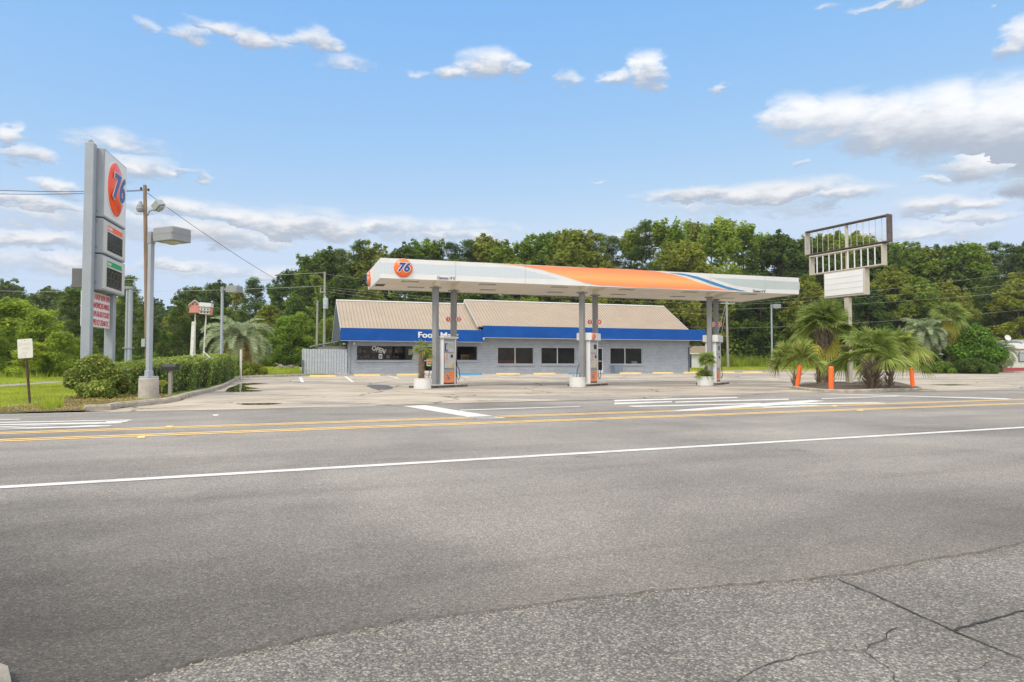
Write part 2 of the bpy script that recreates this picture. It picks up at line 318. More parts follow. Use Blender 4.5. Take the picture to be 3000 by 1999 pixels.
PATCH = mat('asphalt_patch', (.10,.10,.105), .85, .25, 20, .6, 60); TRUNKP = mat('palm_boots', (.17,.125,.09), .9, .4, 9, .6, 30); BARK = mat('tree_bark', (.12,.095,.075), .95, .3, 6); BOOT = mat('boot_stub', (.21,.165,.12), .85, .35, 9)
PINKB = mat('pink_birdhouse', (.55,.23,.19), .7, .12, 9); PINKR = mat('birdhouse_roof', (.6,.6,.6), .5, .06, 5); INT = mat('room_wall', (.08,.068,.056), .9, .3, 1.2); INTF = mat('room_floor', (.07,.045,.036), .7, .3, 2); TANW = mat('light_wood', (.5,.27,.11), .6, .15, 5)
STEEL = mat('grey_steel_panel', (.31,.33,.35), .4, .06, 4); SKYBL = mat('swoosh_blue', (.025,.21,.44), .4, .1, 1.5); PALEB = mat('pale_band', (.44,.50,.51), .45, .03, 2); REDB = mat('red_brick_base', (.36,.05,.06), .7, .15, 5)
FADED = mat('faded_letter', (.56,.52,.47), .7, .06, 6); TAUPE = mat('sheet_sign', (.60,.58,.55), .6, .06, 4, dirt=.2); UTILB = mat('blue_grey_bin', (.15,.19,.25), .5, .15, 4); CERAM = mat('transformer_grey', (.36,.41,.45), .4, .06, 4)

L_DEC = leafmat('leaf_mid_green', (.055,.085,.018), (.085,.125,.026), (.12,.165,.037)); L_LT = leafmat('leaf_light_green', (.06,.10,.018), (.105,.155,.03), (.17,.215,.045))
L_DK = leafmat('leaf_dark_green', (.024,.045,.014), (.045,.075,.022), (.07,.10,.03)); L_PINE = leafmat('pine_needles', (.028,.05,.018), (.05,.08,.028), (.08,.11,.04))
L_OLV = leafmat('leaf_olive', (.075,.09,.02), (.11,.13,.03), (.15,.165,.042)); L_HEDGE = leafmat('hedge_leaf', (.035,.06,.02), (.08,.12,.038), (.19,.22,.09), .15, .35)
L_HTOP = leafmat('hedge_top_leaf', (.10,.14,.03), (.18,.22,.06), (.27,.28,.11), .25); L_GR = leafmat('grass_blade', (.105,.145,.02), (.17,.215,.038), (.245,.265,.065), .35)  # L_HTOP: lighter, yellower leaves for the top of the hedge
L_WEED = leafmat('weed_blade', (.09,.14,.02), (.15,.21,.035), (.24,.27,.06), .35); L_FAN = leafmat('fan_palm_leaf', (.06,.092,.026), (.115,.15,.05), (.20,.225,.105), .25, .4); L_FANY = leafmat('fan_palm_yellow', (.20,.17,.03), (.33,.25,.05), (.42,.29,.08), .25)
L_PIN = leafmat('pindo_leaf', (.07,.10,.085), (.135,.18,.155), (.23,.28,.25), .2, .4); L_DEAD = leafmat('dead_frond', (.11,.075,.04), (.19,.14,.08), (.27,.21,.13), .15); L_SHR = leafmat('glossy_shrub_leaf', (.02,.05,.01), (.045,.095,.016), (.10,.17,.03), .15, .3)

# ------------------------------------------------------------------ camera, light, sky
cam = bpy.data.objects.new('camera', bpy.data.cameras.new('camera')); COL.objects.link(cam); SC.camera = cam
cam.data.lens = 24; cam.data.sensor_width = 36; cam.data.sensor_fit = 'HORIZONTAL'; cam.data.clip_start = .05; cam.data.clip_end = 5000
cam.location = (0, 0, H); cam.rotation_euler = (math.pi/2+PITCH, 0, 0)
SUN_EL, SUN_AZ = R(52), R(212)
sd = Vector((math.sin(SUN_AZ)*math.cos(SUN_EL), math.cos(SUN_AZ)*math.cos(SUN_EL), math.sin(SUN_EL)))
sun = bpy.data.objects.new('sun', bpy.data.lights.new('sun', 'SUN')); COL.objects.link(sun)
sun.data.energy = 1.5; sun.data.angle = R(16); sun.data.color = (1.0, .93, .83); sun.rotation_euler = sd.to_track_quat('Z', 'Y').to_euler(); sun.location = (0, -20, 40)
SC.view_settings.view_transform = 'Standard'; SC.view_settings.look = 'None'; SC.view_settings.gamma = 1; SC.view_settings.exposure = .75
SC.cycles.max_bounces = 6; SC.cycles.transparent_max_bounces = 12; SC.cycles.use_denoising = True

CLOUDS = [ # px, py, rx, ry, offset(faint), bright
 (446,78,72,30,.4,1),(574,98,80,36,.3,1),(655,80,100,34,.2,1),(758,116,115,40,.15,1),(854,110,90,34,.4,1),(930,118,84,48,.1,1),
 (1420,185,105,62,0,1.05),(1500,205,60,38,.1,1.05),(1320,205,60,30,.2,1),(1230,215,50,20,.6,1),(1670,222,60,28,.5,1),(1890,205,72,62,-.05,1.1),(1795,228,70,24,.15,1.05),(2126,255,34,22,.4,1),
 (2335,342,112,84,-.1,1.08,350,118),(2450,345,150,84,-.1,1.08,350,118),(2600,365,170,95,-.15,1.08,350,118),(2760,365,200,128,-.2,1.08,350,118),(2950,380,230,170,-.2,1.08,350,118),(3150,420,280,210,-.2,1.08,350,118),(2900,470,190,62,-.05,1.05,470,50),(3040,540,150,44,.1,.9,520,50),
 (300,650,560,70,.42,.97),(780,640,460,64,.40,.98),(1220,668,420,52,.45,.98),(140,770,420,60,.45,.97),(2250,590,560,60,.45,.98),(2650,690,520,50,.45,.98),(700,790,420,40,.5,.98),(340,420,200,60,.5,1.0),(1000,180,120,40,.6,1.0),
 (2990,110,70,80,.1,1.05),(2700,-5,330,22,.2,1),(2420,28,42,26,.5,1),(2905,36,32,16,.5,1),
 (2060,575,230,32,.05,.96),(2250,570,300,44,0,.97),(2460,575,180,34,.1,.97),(2720,610,170,34,.1,.97),(2830,600,140,26,.1,1),(2725,525,90,18,.2,1.03),(1765,527,44,12,.4,1),(2340,485,50,18,.5,.95),(2850,640,180,24,.3,.96),
 (22,400,46,48,0,1.02),(80,455,95,34,.05,1),(170,545,80,32,0,1.03),(60,590,190,28,.1,.97),(150,612,180,30,.1,.95),(90,705,200,34,.05,.97),(420,495,120,44,.1,1),(550,512,80,16,.3,1),
 (500,615,150,44,.0,1),(700,640,190,44,0,1),(880,665,260,44,0,.97),(1110,665,90,30,.0,1),(640,690,240,40,.1,.94),(510,770,130,22,.2,1),(1340,690,200,30,.25,.98),(200,770,260,30,.3,.96),(2700,690,260,26,.3,.97),(1900,690,240,30,.45,.98)]
w = bpy.data.worlds.new('World'); SC.world = w; w.use_nodes = True; N = w.node_tree.nodes; L = w.node_tree.links
def M(op, a, b=None, c=None):
    n = N.new('ShaderNodeMath'); n.operation = op
    for k, x in enumerate((a, b, c)):
        if x is None: continue
        if isinstance(x, (int, float)): n.inputs[k].default_value = x
        else: L.new(x, n.inputs[k])
    return n.outputs[0]
bg = N['Background']; sky = N.new('ShaderNodeTexSky'); sky.sky_type = 'NISHITA'; sky.sun_disc = False
sky.sun_elevation = SUN_EL; sky.sun_rotation = SUN_AZ; sky.altitude = 0; sky.air_density = 1.0; sky.dust_density = .6; sky.ozone_density = 1.6
bg.inputs['Strength'].default_value = .14
tc = N.new('ShaderNodeTexCoord'); sp = N.new('ShaderNodeSeparateXYZ'); L.new(tc.outputs['Generated'], sp.inputs[0])
az = M('ARCTAN2', sp.outputs[0], sp.outputs[1]); el = M('ARCSINE', sp.outputs[2])
cb = N.new('ShaderNodeCombineXYZ'); L.new(az, cb.inputs[0]); L.new(M('MULTIPLY', el, 2.2), cb.inputs[1])
def wn(scale, detail, rough, dx=0.0, dist=0.0):
    n = N.new('ShaderNodeTexNoise'); n.inputs['Scale'].default_value = scale; n.inputs['Detail'].default_value = detail; n.inputs['Roughness'].default_value = rough; n.inputs['Distortion'].default_value = dist
    mp = N.new('ShaderNodeMapping'); mp.inputs['Location'].default_value = (dx, dx*.7, 0); L.new(cb.outputs[0], mp.inputs['Vector']); L.new(mp.outputs[0], n.inputs['Vector']); return n.outputs['Fac']
n1 = wn(9, 6, .6); n2 = wn(9, 6, .6, 7.3); n3 = wn(24, 7, .62, 3.1)
azw = M('ADD', az, M('MULTIPLY', M('SUBTRACT', n1, .5), .07)); elw = M('ADD', el, M('MULTIPLY', M('SUBTRACT', n2, .5), .035))
n4 = wn(26, 6, .6, 12.7); azw = M('ADD', azw, M('MULTIPLY', M('SUBTRACT', n4, .5), .06)); elw = M('ADD', elw, M('MULTIPLY', M('SUBTRACT', n3, .5), .028))
tz = M('ADD', M('DIVIDE', sp.outputs[2], M('MAXIMUM', sp.outputs[1], .05)), M('MULTIPLY', M('SUBTRACT', n2, .5), .05))
best = None; shade = None; brt = None
for px, py, rx, ry, off, br, *sh in CLOUDS:
    d = ray(px, py); d.normalize(); a0 = math.atan2(d.x, d.y); e0 = math.asin(d.z)
    d2 = ray(px+rx, py); d2.normalize(); ra = abs(math.atan2(d2.x, d2.y)-a0); d3 = ray(px, py-ry); d3.normalize(); re = abs(math.asin(d3.z)-e0)
    dx = M('MULTIPLY_ADD', azw, 1/ra, -a0/ra); dz = M('MULTIPLY_ADD', elw, 1/re, -e0/re)
    if sh:
        t4 = (1069-sh[0])/F; r4 = sh[1]/F; dzs = M('MULTIPLY_ADD', tz, 1/r4, -t4/r4)
    else: dzs = dz
    r2 = M('MULTIPLY_ADD', dz, dz, M('MULTIPLY_ADD', dx, dx, off))
    if best is None: best, shade, brt = r2, dzs, M('ADD', br, 0.0)
    else:
        lt = M('LESS_THAN', r2, best); best = M('MINIMUM', r2, best)
        shade = M('MULTIPLY_ADD', lt, M('SUBTRACT', dzs, shade), shade); brt = M('MULTIPLY_ADD', lt, M('SUBTRACT', br, brt), brt)
dens = M('ADD', M('SUBTRACT', 1.0, best), M('MULTIPLY', M('SUBTRACT', n3, .5), 1.9))
# unseen cloud behind the viewer and overhead, thickened and brightened as added fill light
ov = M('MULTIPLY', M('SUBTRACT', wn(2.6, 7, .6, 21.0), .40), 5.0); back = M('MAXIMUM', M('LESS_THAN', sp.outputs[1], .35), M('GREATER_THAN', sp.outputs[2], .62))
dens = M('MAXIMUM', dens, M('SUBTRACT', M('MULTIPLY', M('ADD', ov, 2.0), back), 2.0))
mr = N.new('ShaderNodeMapRange'); mr.interpolation_type = 'SMOOTHSTEP'; mr.inputs[1].default_value = -.18; mr.inputs[2].default_value = 1.0; L.new(dens, mr.inputs[0])
core = N.new('ShaderNodeMapRange'); core.interpolation_type = 'SMOOTHSTEP'; core.inputs[1].default_value = -.75; core.inputs[2].default_value = .55
L.new(M('ADD', shade, M('MULTIPLY', M('SUBTRACT', n3, .5), 1.3)), core.inputs[0])
cr = N.new('ShaderNodeValToRGB'); cr.color_ramp.elements[0].color = (1.78,1.98,2.36,1); cr.color_ramp.elements[1].color = (4.05,4.05,4.1,1); cr.color_ramp.elements[0].position = 0; L.new(core.outputs[0], cr.inputs[0])
cl = N.new('ShaderNodeVectorMath'); cl.operation = 'SCALE'; L.new(cr.outputs[0], cl.inputs[0]); L.new(brt, cl.inputs['Scale'])
sep = N.new('ShaderNodeSeparateColor'); L.new(sky.outputs[0], sep.inputs[0]); cmb = N.new('ShaderNodeCombineColor')
L.new(M('MINIMUM', M('MULTIPLY', sep.outputs[0], .927), 2.55), cmb.inputs[0]); L.new(M('MINIMUM', M('MULTIPLY', M('POWER', sep.outputs[1], .483), 1.59), 3.12), cmb.inputs[1]); L.new(M('MULTIPLY', M('POWER', sep.outputs[2], .02), 3.8), cmb.inputs[2]); sk2 = cmb.outputs[0]
cl2 = mixc(N, L, back, cl.outputs[0], (9.9,9.25,8.3))  # warm, extra bright tone of the added unseen cloud
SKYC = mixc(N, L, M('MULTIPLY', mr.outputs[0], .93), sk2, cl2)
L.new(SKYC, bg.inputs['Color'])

# ------------------------------------------------------------------ ground
def drape(name, pts, m, off, parent=None, flat=False):
    bm = bmesh.new(); vs = [bm.verts.new((p[0], p[1], 0)) for p in pts]; bm.faces.new(vs)
    if not flat:
        for s0 in (31, 53, 60, 75, 92):
            bmesh.ops.bisect_plane(bm, geom=bm.verts[:]+bm.edges[:]+bm.faces[:], plane_co=V*s0, plane_no=V)
    bmesh.ops.triangulate(bm, faces=bm.faces[:])
    for v in bm.verts: v.co.z = (0 if flat else zg(v.co.x, v.co.y))+off
    bmesh.ops.recalc_face_normals(bm, faces=bm.faces)
    for f in bm.faces:
        if f.normal.z < 0: f.normal_flip()
    me = bpy.data.meshes.new(name); bm.to_mesh(me); bm.free(); me.materials.append(m); return link(name, me, parent)
def G2(*pp): return [gnd(*p).xy for p in pp]
def struct(o): o['kind'] = 'structure'; return o

struct(drape('ground', [(-1500,-900),(1500,-900),(1500,2500),(-1500,2500)], GRASSM, -.06))
UR = Vector((.9205, .3907, 0)); VR = Vector((-.3907, .9205, 0))
far = [gnd(*p) for p in [(0,1213.8),(350,1207),(700,1200.5),(1100,1188.8),(1500,1178.5),(1900,1168.5),(2310,1151.5),(2703,1146.8),(3000,1143)]]
farL = far[0]-UR*70; farR = far[-1]+UR*160
def jag(p, q, n, a):
    out = []
    for k in range(n):
        t = k/n; d = (q-p); nn = Vector((-d.y, d.x)).normalized(); out.append(p+d*t+nn*random.uniform(-a, a))
    return out
edge = [Vector(p) for p in G2((325,1999),(600,1930),(890,1868),(1180,1812),(1500,1776),(1720,1747),(2050,1717),(2455,1686),(2700,1642),(3000,1590))]
edge = [edge[0]+Vector((-3.2,-4.2))]+edge+[edge[-1]+Vector((14,9.5))]
je = []
for p, q in zip(edge, edge[1:]): je += jag(p, q, max(3, int((q-p).length/.05)), .012)
je.append(edge[-1])
roadp = [farL.xy]+[p.xy for p in far]+[farR.xy, (farR-VR*9).xy]+list(reversed(je))+[Vector((-60, -40))]
struct(drape('worn_road', [(-60,-60),(120,-60),(190,70),(-60,-10)], OLD, -.010, flat=True))
struct(drape('road', roadp, ASPH, 0.0, flat=True))
# visible lip of the new asphalt
lip = MB()
for a, b in zip(je, je[1:]): lip.add([(a.x,a.y,0),(b.x,b.y,0),(b.x-.002,b.y-.003,-.0115),(a.x-.002,a.y-.003,-.0115)], [(0,1,2,3)])
struct(lip.build('road_edge', mat('asphalt_lip', (.15,.143,.132), .95, .3, 30)))
kerbL = [gnd(*p) for p in [(250,1206),(325,1203),(358,1196),(423,1190),(488,1183),(520,1177),(553,1165),(605,1152),(618,1150),(663,1134),(691,1117),(710,1108),(755,1106)]]
backL = kerbL[-1]; kerbB = [backL, onG(*(gnd(813,1105).xy)), onG(*(gnd(895,1102).xy))]
def BW(t, d): return Vector((-12.6,52.6,0))+U*t+V*d
BZ = .2
lotp = [p.xy for p in kerbL]+[kerbB[1].xy, kerbB[2].xy, BW(-1.6,-.4).xy, BW(-1.6,10).xy, BW(31,10).xy]
rk = [gnd(*p) for p in [(2119,1090),(2300,1087.5),(2500,1088.5),(2800,1090.5),(3000,1091.5),(3400,1093)]]
lotp += [p.xy for p in rk]+[(rk[-1]+U*120).xy, (farR+VR*.0).xy]+[p.xy for p in reversed(far[1:])]
struct(drape('forecourt', lotp, LOT, .006))
k = MB(); k.sweep(kerbL, .17, .13, side=1); struct(k.build('kerb', CONC, smooth=False))
k = MB(); k.sweep(kerbB, .18, .15, side=1); struct(k.build('kerb', CONC))
k = MB(); k.sweep(rk+[rk[-1]+U*40], .2, .15, side=1); struct(k.build('kerb', CONC))
k = MB(); k.sweep([gnd(-420,1925),gnd(-60,1955),gnd(22,1985),gnd(32,2030),gnd(20,2150)], .3, .05, side=-1); struct(k.build('kerb', CONC))
# grassed verge inside the left kerb
vg = [(p+Vector((-.05,.1,0))).xy for p in kerbL]+[kerbB[2].xy, BW(-1.7,-.2).xy, BW(-1.7,30).xy, Vector((-60,80)), Vector((-60,-5)), (farL+VR*.06).xy, (far[0]+VR*.03).xy]
struct(drape('verge', vg, GRASSM, .014))
pth = [gnd(*p) for p in [(-900,1166),(0,1136),(195,1121),(330,1112)]]; pt2 = [gnd(*p) for p in [(330,1109.5),(195,1117.5),(0,1130),(-900,1156)]]
struct(drape('gravel_path', [p.xy for p in pth+pt2], PATH, .03))
mul = [gnd(*p).xy for p in [(0,1212),(120,1210),(250,1206.5),(325,1201),(423,1189),(540,1172),(480,1160),(330,1158),(215,1166),(160,1172),(120,1186),(0,1198)]]
struct(drape('bare_soil', mul, MULCH, .024))

# painted markings (4 mm above the road)
mk = [0]
def strip(name, a, b, wd, m, off=.004, ext0=30, ext1=60):
    d = (b-a); d.z = 0; d.normalize(); n = Vector((-d.y, d.x, 0))*wd/2; a = a-d*ext0; b = b+d*ext1
    o = MB(); o.add([(a-n).to_tuple(), (b-n).to_tuple(), (b+n).to_tuple(), (a+n).to_tuple()], [(0,1,2,3)]); ob = o.build(name, m); ob.location.z = off; return struct(ob)
strip('edge_line', gnd(0,1428.9), gnd(3000,1253), .135, WHITEP)
for y0, y1 in ((1291.2,1182.6),(1270.2,1170.4)):
    a, b = gnd(0,y0), gnd(3000,y1); n = VR*.105
    strip('centre_line', a-n, b-n, .105, YELP); strip('centre_line', a+n, b+n, .105, YELP)
strip('edge_line', far[0]-VR*.12, far[3]-VR*.12, .1, WHITEP, ext1=0)
def mark(*pp):
    o = MB(); o.add([gnd(*p)+Vector((0,0,.004+mk[0]*.0006)) for p in pp], [tuple(range(len(pp)))]); mk[0] = (mk[0]+1) % 6
    return struct(o.build('road_marking', WHITEP))
mark((1181.6,1190.5),(1246,1188),(1484,1226),(1399,1227.2)); mark((1345,1201.5),(1698,1190.6),(1700,1192.2),(1350,1203.6))
def m3(*pp): mark(*[(1800+x*.51, 1100+y*.51) for x, y in pp])
m3((325,203),(400,207),(900,176),(1210,148),(1130,143),(800,166)); m3((75,177),(840,160),(842,166),(110,183)); m3((860,162),(1500,157),(1580,162),(900,172)); m3((835,182),(1150,172),(1190,177),(870,188))
m3((0,158),(330,149),(330,155),(0,168)); m3((0,142),(700,125),(715,130),(0,151)); m3((350,152),(1000,135),(1002,141),(350,158)); m3((1180,107),(1260,107),(2280,134),(2250,139)); m3((1190,133),(1640,119),(1640,122),(1190,137))
def m1(*pp): mark(*[(x*.2975, 1140+y*.2975) for x, y in pp])
m1((-300,306),(210,298),(190,305),(-300,314)); m1((-600,342),(0,327),(1305,303),(1290,309),(0,336),(-600,352)); m1((1050,320),(1280,311),(1240,326),(1030,334)); m1((-600,366),(0,350),(1000,329),(1215,332),(1180,342),(0,361),(-600,376)); m1((-600,392),(0,372),(1000,346),(1195,337),(1200,341),(0,380),(-600,400))
m1((0,386),(670,373),(900,361),(1110,361),(1070,371),(670,386),(0,391)); m1((-300,408),(0,398),(690,380),(690,385),(0,405),(-300,415))
# raised reflectors
for i, (px, py) in enumerate([(632,1218),(497,1252),(414,1283),(2520,1203.5),(2445,1191)]):
    m = MB(); m.bbox(-.05,.05,-.05,.05,0,.02,.012); o = m.build('road_reflector', YELC if i in (1,2,3,4) else WHITE); o.location = gnd(px,py,.004); o.rotation_euler.z = R(23)
    tag(o, ['small white reflector on the turn lane near the puddle','small yellow reflector on the far double yellow line at left','small yellow reflector on the near double yellow line at left','small yellow reflector on the near yellow line below the bollards','small yellow reflector on the far yellow line below the bollards'][i], 'road reflector', 'reflectors on the road')
# loose grit crumbled from the edge of the new asphalt
gr_ = np.random.default_rng(77); gv = []; gf = []; JE = [Vector(p) for p in je]; cum_ = len(JE)-1
for k in range(5200):
    i = int(gr_.integers(0, cum_)); a, b = JE[i], JE[i+1]; q = a.lerp(b, gr_.random()); d = (b-a).normalized(); nn = Vector((d.y,-d.x)); near = k % 3; w_ = abs(gr_.normal())*(.035 if near else .5); q = q+nn*w_ if nn.y < 0 else q-nn*w_; r_ = gr_.uniform(.0022,.0065); z = -.010+r_*.5; o_ = len(gv); th = gr_.random()*3
    for dx,dy,dz in ((1,0,0),(0,1,0),(-1,0,0),(0,-1,0),(0,0,.9),(0,0,-.6)): c_, s_ = math.cos(th), math.sin(th); gv.append((q.x+(dx*c_-dy*s_*.8)*r_, q.y+(dx*s_+dy*c_*.8)*r_, z+dz*r_))
    gf += [(o_,o_+1,o_+4),(o_+1,o_+2,o_+4),(o_+2,o_+3,o_+4),(o_+3,o_,o_+4)]
me_ = bpy.data.meshes.new('grit'); me_.from_pydata(gv,[],gf); me_.materials.append(leafmat('grit_stone', (.09,.088,.13), (.13,.126,.18), (.18,.174,.25), 0.0, .9)); tag(link('grit', me_), 'loose grit lying along the joint between new and worn asphalt', 'grit', None, 'stuff')
# cracks in the worn asphalt: narrow dark grooves with sealant
CRK = mat('crack_fill', (.03,.03,.03), .95, .3, 20)
def crack(pp, w0, j=.01):
    P = [Vector(p) for p in G2(*pp)]; Q = []
    for a, b in zip(P, P[1:]): Q += jag(a, b, max(2, int((b-a).length/.04)), j)
    Q.append(P[-1]); o = MB(); n = len(Q); vs = []
    for i, q in enumerate(Q):
        d = (Q[min(i+1,n-1)]-Q[max(i-1,0)]).normalized(); nn = Vector((-d.y, d.x))*w0*random.uniform(.12,.42); vs += [(q.x-nn.x,q.y-nn.y,-.0065),(q.x+nn.x,q.y+nn.y,-.0065)]
    o.add(vs, [(2*i,2*i+1,2*i+3,2*i+2) for i in range(n-1)]); struct(o.build('road_crack', CRK))
def c2(pts, w0, j=.01): crack([(1800+x*.51, 1500+y*.51) for x, y in pts], w0, j)
c2([(1280,375),(1500,468),(1720,570),(1950,670),(2150,755),(2353,835)], .014, .004); c2([(1950,665),(2080,630),(2200,595),(2353,555)], .016, .006)
c2([(410,965),(520,975),(690,960),(810,885),(960,850),(1090,800),(1290,775),(1440,775),(1520,735),(1580,690),(1640,650)], .007, .012); c2([(1440,780),(1480,815),(1540,870),(1590,920),(1660,978)], .005, .012)
c2([(1940,915),(2060,890),(2110,860),(2170,840)], .003, .012); c2([(1880,905),(1940,920),(1975,970)], .004, .012)

o = MB(); o.add([gnd(*p)+Vector((0,0,.011)) for p in [(1071,1131),(1085,1128.4),(1110,1128),(1135,1129.5),(1152,1135),(1150,1140),(1130,1143),(1105,1142.5),(1090,1139)]], [tuple(range(9))]); struct(o.build('asphalt_patch', PATCH))
def puddle(pp):
    o = MB(); P = [gnd(*p)+Vector((0,0,.012)) for p in pp]; o.add(P, [tuple(range(len(P)))]); tag(o.build('puddle', WATER), 'shallow puddle', 'puddle', kind='structure')
puddle([(660,1149),(668,1138),(690,1131),(705,1124),(745,1123),(790,1125),(740,1128),(712,1131),(735,1136),(760,1139),(715,1142),(770,1146),(760,1147.5),(705,1149.5)])
puddle([(690,1184),(740,1183),(790,1182),(828,1184),(790,1187),(740,1188),(705,1187)])
puddle([(2720,1128),(2790,1127),(2850,1129),(2780,1130.5)]); puddle([(2600,1137),(2680,1136.5),(2640,1138.2)])
# parking bay stripes
def bay(a, b, wd):
    A, B = gnd(*a), gnd(*b); d = (B-A).normalized(); n = Vector((-d.y,d.x,0))*wd/2; o = MB()
    o.add([A-n+Vector((0,0,.012)), B-n+Vector((0,0,.012)), B+n+Vector((0,0,.012)), A+n+Vector((0,0,.012))], [(0,1,2,3)]); struct(o.build('bay_line', WHITEP))
for a, b in [((880,1106),(886,1121)),((1011,1103.5),(1034,1120)),((1137,1101.5),(1168,1110)),((1343,1101.5),(1374,1106)),((1431,1098.5),(1496,1107)),((1545,1098),(1618,1106)),((1390,1102),(1425,1103))]: bay(a, b, .17)

# ------------------------------------------------------------------ store building
O = Vector((-12.6,52.6,BZ)); MI = (Matrix.Translation(O) @ Matrix.Rotation(UA, 4, 'Z')).inverted()
def bt(px, py, d=0.0):                     # local (t, z) on the facade plane at depth d
    o = MI @ Vector((0,0,H)); r = MI.to_3x3() @ ray(px, py); k = (d-o.y)/r.y; p = o+r*k; return p.x, p.z
store = thing('store_building', 'long grey brick store with tan metal roof and blue fascia behind the canopy', 'store', O, UA)
def opening(x0, y0, x1, y1):
    (a, zt), (b, _) = bt(x0, y0), bt(x1, y0); zb = (bt(x0, y1)[1]+bt(x1, y1)[1])/2; zt = (zt+bt(x1, y0)[1])/2; return [a, b, zb, zt]
wins = [opening(1044.8,1012.3,1211,1056.5), opening(1306,1013.5,1399.6,1056.5), opening(1458,1017.5,1564,1067.3), opening(1585.5,1018,1686,1067.3), opening(1788,1019.5,1882,1067.5)]
doors = [opening(1236,1014.5,1290,1091), opening(1716,1019,1767.5,1093)]
for dd in doors: dd[2] = .05
def wall_open(t0, t1, z0, z1, ops, th):
    m = MB(); ts = sorted(set([t0,t1]+[x for o in ops for x in o[:2]]))
    for a, b in zip(ts, ts[1:]):
        zs = [z0]; 
        for o in ops:
            if o[0] <= a+1e-4 and o[1] >= b-1e-4: zs += [o[2], o[3]]
        zs.append(z1)
        for i in range(0, len(zs), 2):
            if zs[i+1]-zs[i] > 1e-3:
                m.add([(a,0,zs[i]),(b,0,zs[i]),(b,0,zs[i+1]),(a,0,zs[i+1])], [(0,1,2,3)]); m.add([(a,th,zs[i]),(b,th,zs[i]),(b,th,zs[i+1]),(a,th,zs[i+1])], [(3,2,1,0)])
    for a, b, c, d in ops:
        m.add([(a,0,c),(a,0,d),(a,th,d),(a,th,c)], [(0,1,2,3)]); m.add([(b,0,c),(b,0,d),(b,th,d),(b,th,c)], [(3,2,1,0)]); m.add([(a,0,c),(b,0,c),(b,th,c),(a,th,c)], [(3,2,1,0)]); m.add([(a,0,d),(b,0,d),(b,th,d),(a,th,d)], [(0,1,2,3)])
    return m
WALLT = 30.5; WALLD = 7.4
wall = wall_open(0, WALLT, -.1, 3.3, wins+doors, .22)
wall.box(0,.2,.22,WALLD,-.1,3.3); wall.box(WALLT-.2,WALLT,.22,WALLD,-.1,3.3); wall.box(.2,WALLT-.2,WALLD-.2,WALLD,-.1,3.3)
wall.build('wall', BRICK, store, fix=False)
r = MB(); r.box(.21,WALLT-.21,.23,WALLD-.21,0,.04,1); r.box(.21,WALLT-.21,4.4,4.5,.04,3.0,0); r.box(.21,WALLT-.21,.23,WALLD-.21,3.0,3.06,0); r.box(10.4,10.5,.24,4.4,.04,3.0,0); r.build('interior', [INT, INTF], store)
for i, (a, b, c, d) in enumerate(wins):
    fm = MB(); g = .045
    fm.box(a,b,.07,.15,c,c+g); fm.box(a,b,.07,.15,d-g,d); fm.box(a,a+g,.07,.15,c+g,d-g); fm.box(b-g,b,.07,.15,c+g,d-g)
    if i >= 2:
        mx = [bt(1509.7,1040)[0], bt(1634,1040)[0], bt(1832,1040)[0]][i-2]; fm.box(mx-.035,mx+.035,.065,.15,c+g,d-g)
    win = fm.build('window', OFFW if i >= 2 else STEEL, store)
    p = MB(); p.add([(a+g,.115,c+g),(b-g,.115,c+g),(b-g,.115,d-g),(a+g,.115,d-g)], [(0,1,2,3)]); p.build('pane', GLASS, win)
    s = MB(); s.box(a-.08,b+.08,-.07,.06,c-.14,c-.003); s.build('sill', BRICK, store)
for a, b, c, d in doors:
    fm = MB(); g = .07; fm.box(a,b,.05,.14,d-g,d); fm.box(a,a+g,.05,.14,c,d-g); fm.box(b-g,b,.05,.14,c,d-g); fm.box(a+g,b-g,.06,.13,c,c+.22); fm.box(a+g,b-g,.06,.13,(c+d)/2-.1,(c+d)/2-.05)
    dr = fm.build('door', WHITE, store); p = MB(); p.add([(a+g,.095,c+.2),(b-g,.095,c+.2),(b-g,.095,d-g),(a+g,.095,d-g)], [(0,1,2,3)]); p.build('pane', GLASS, dr)
    hnd = MB(); hnd.tube([(b-g-.06,.05,c+.95),(b-g-.06,.0,c+.97),(b-g-.06,.0,c+1.2),(b-g-.06,.05,c+1.22)], .013); hnd.build('handle', BLACK, dr)
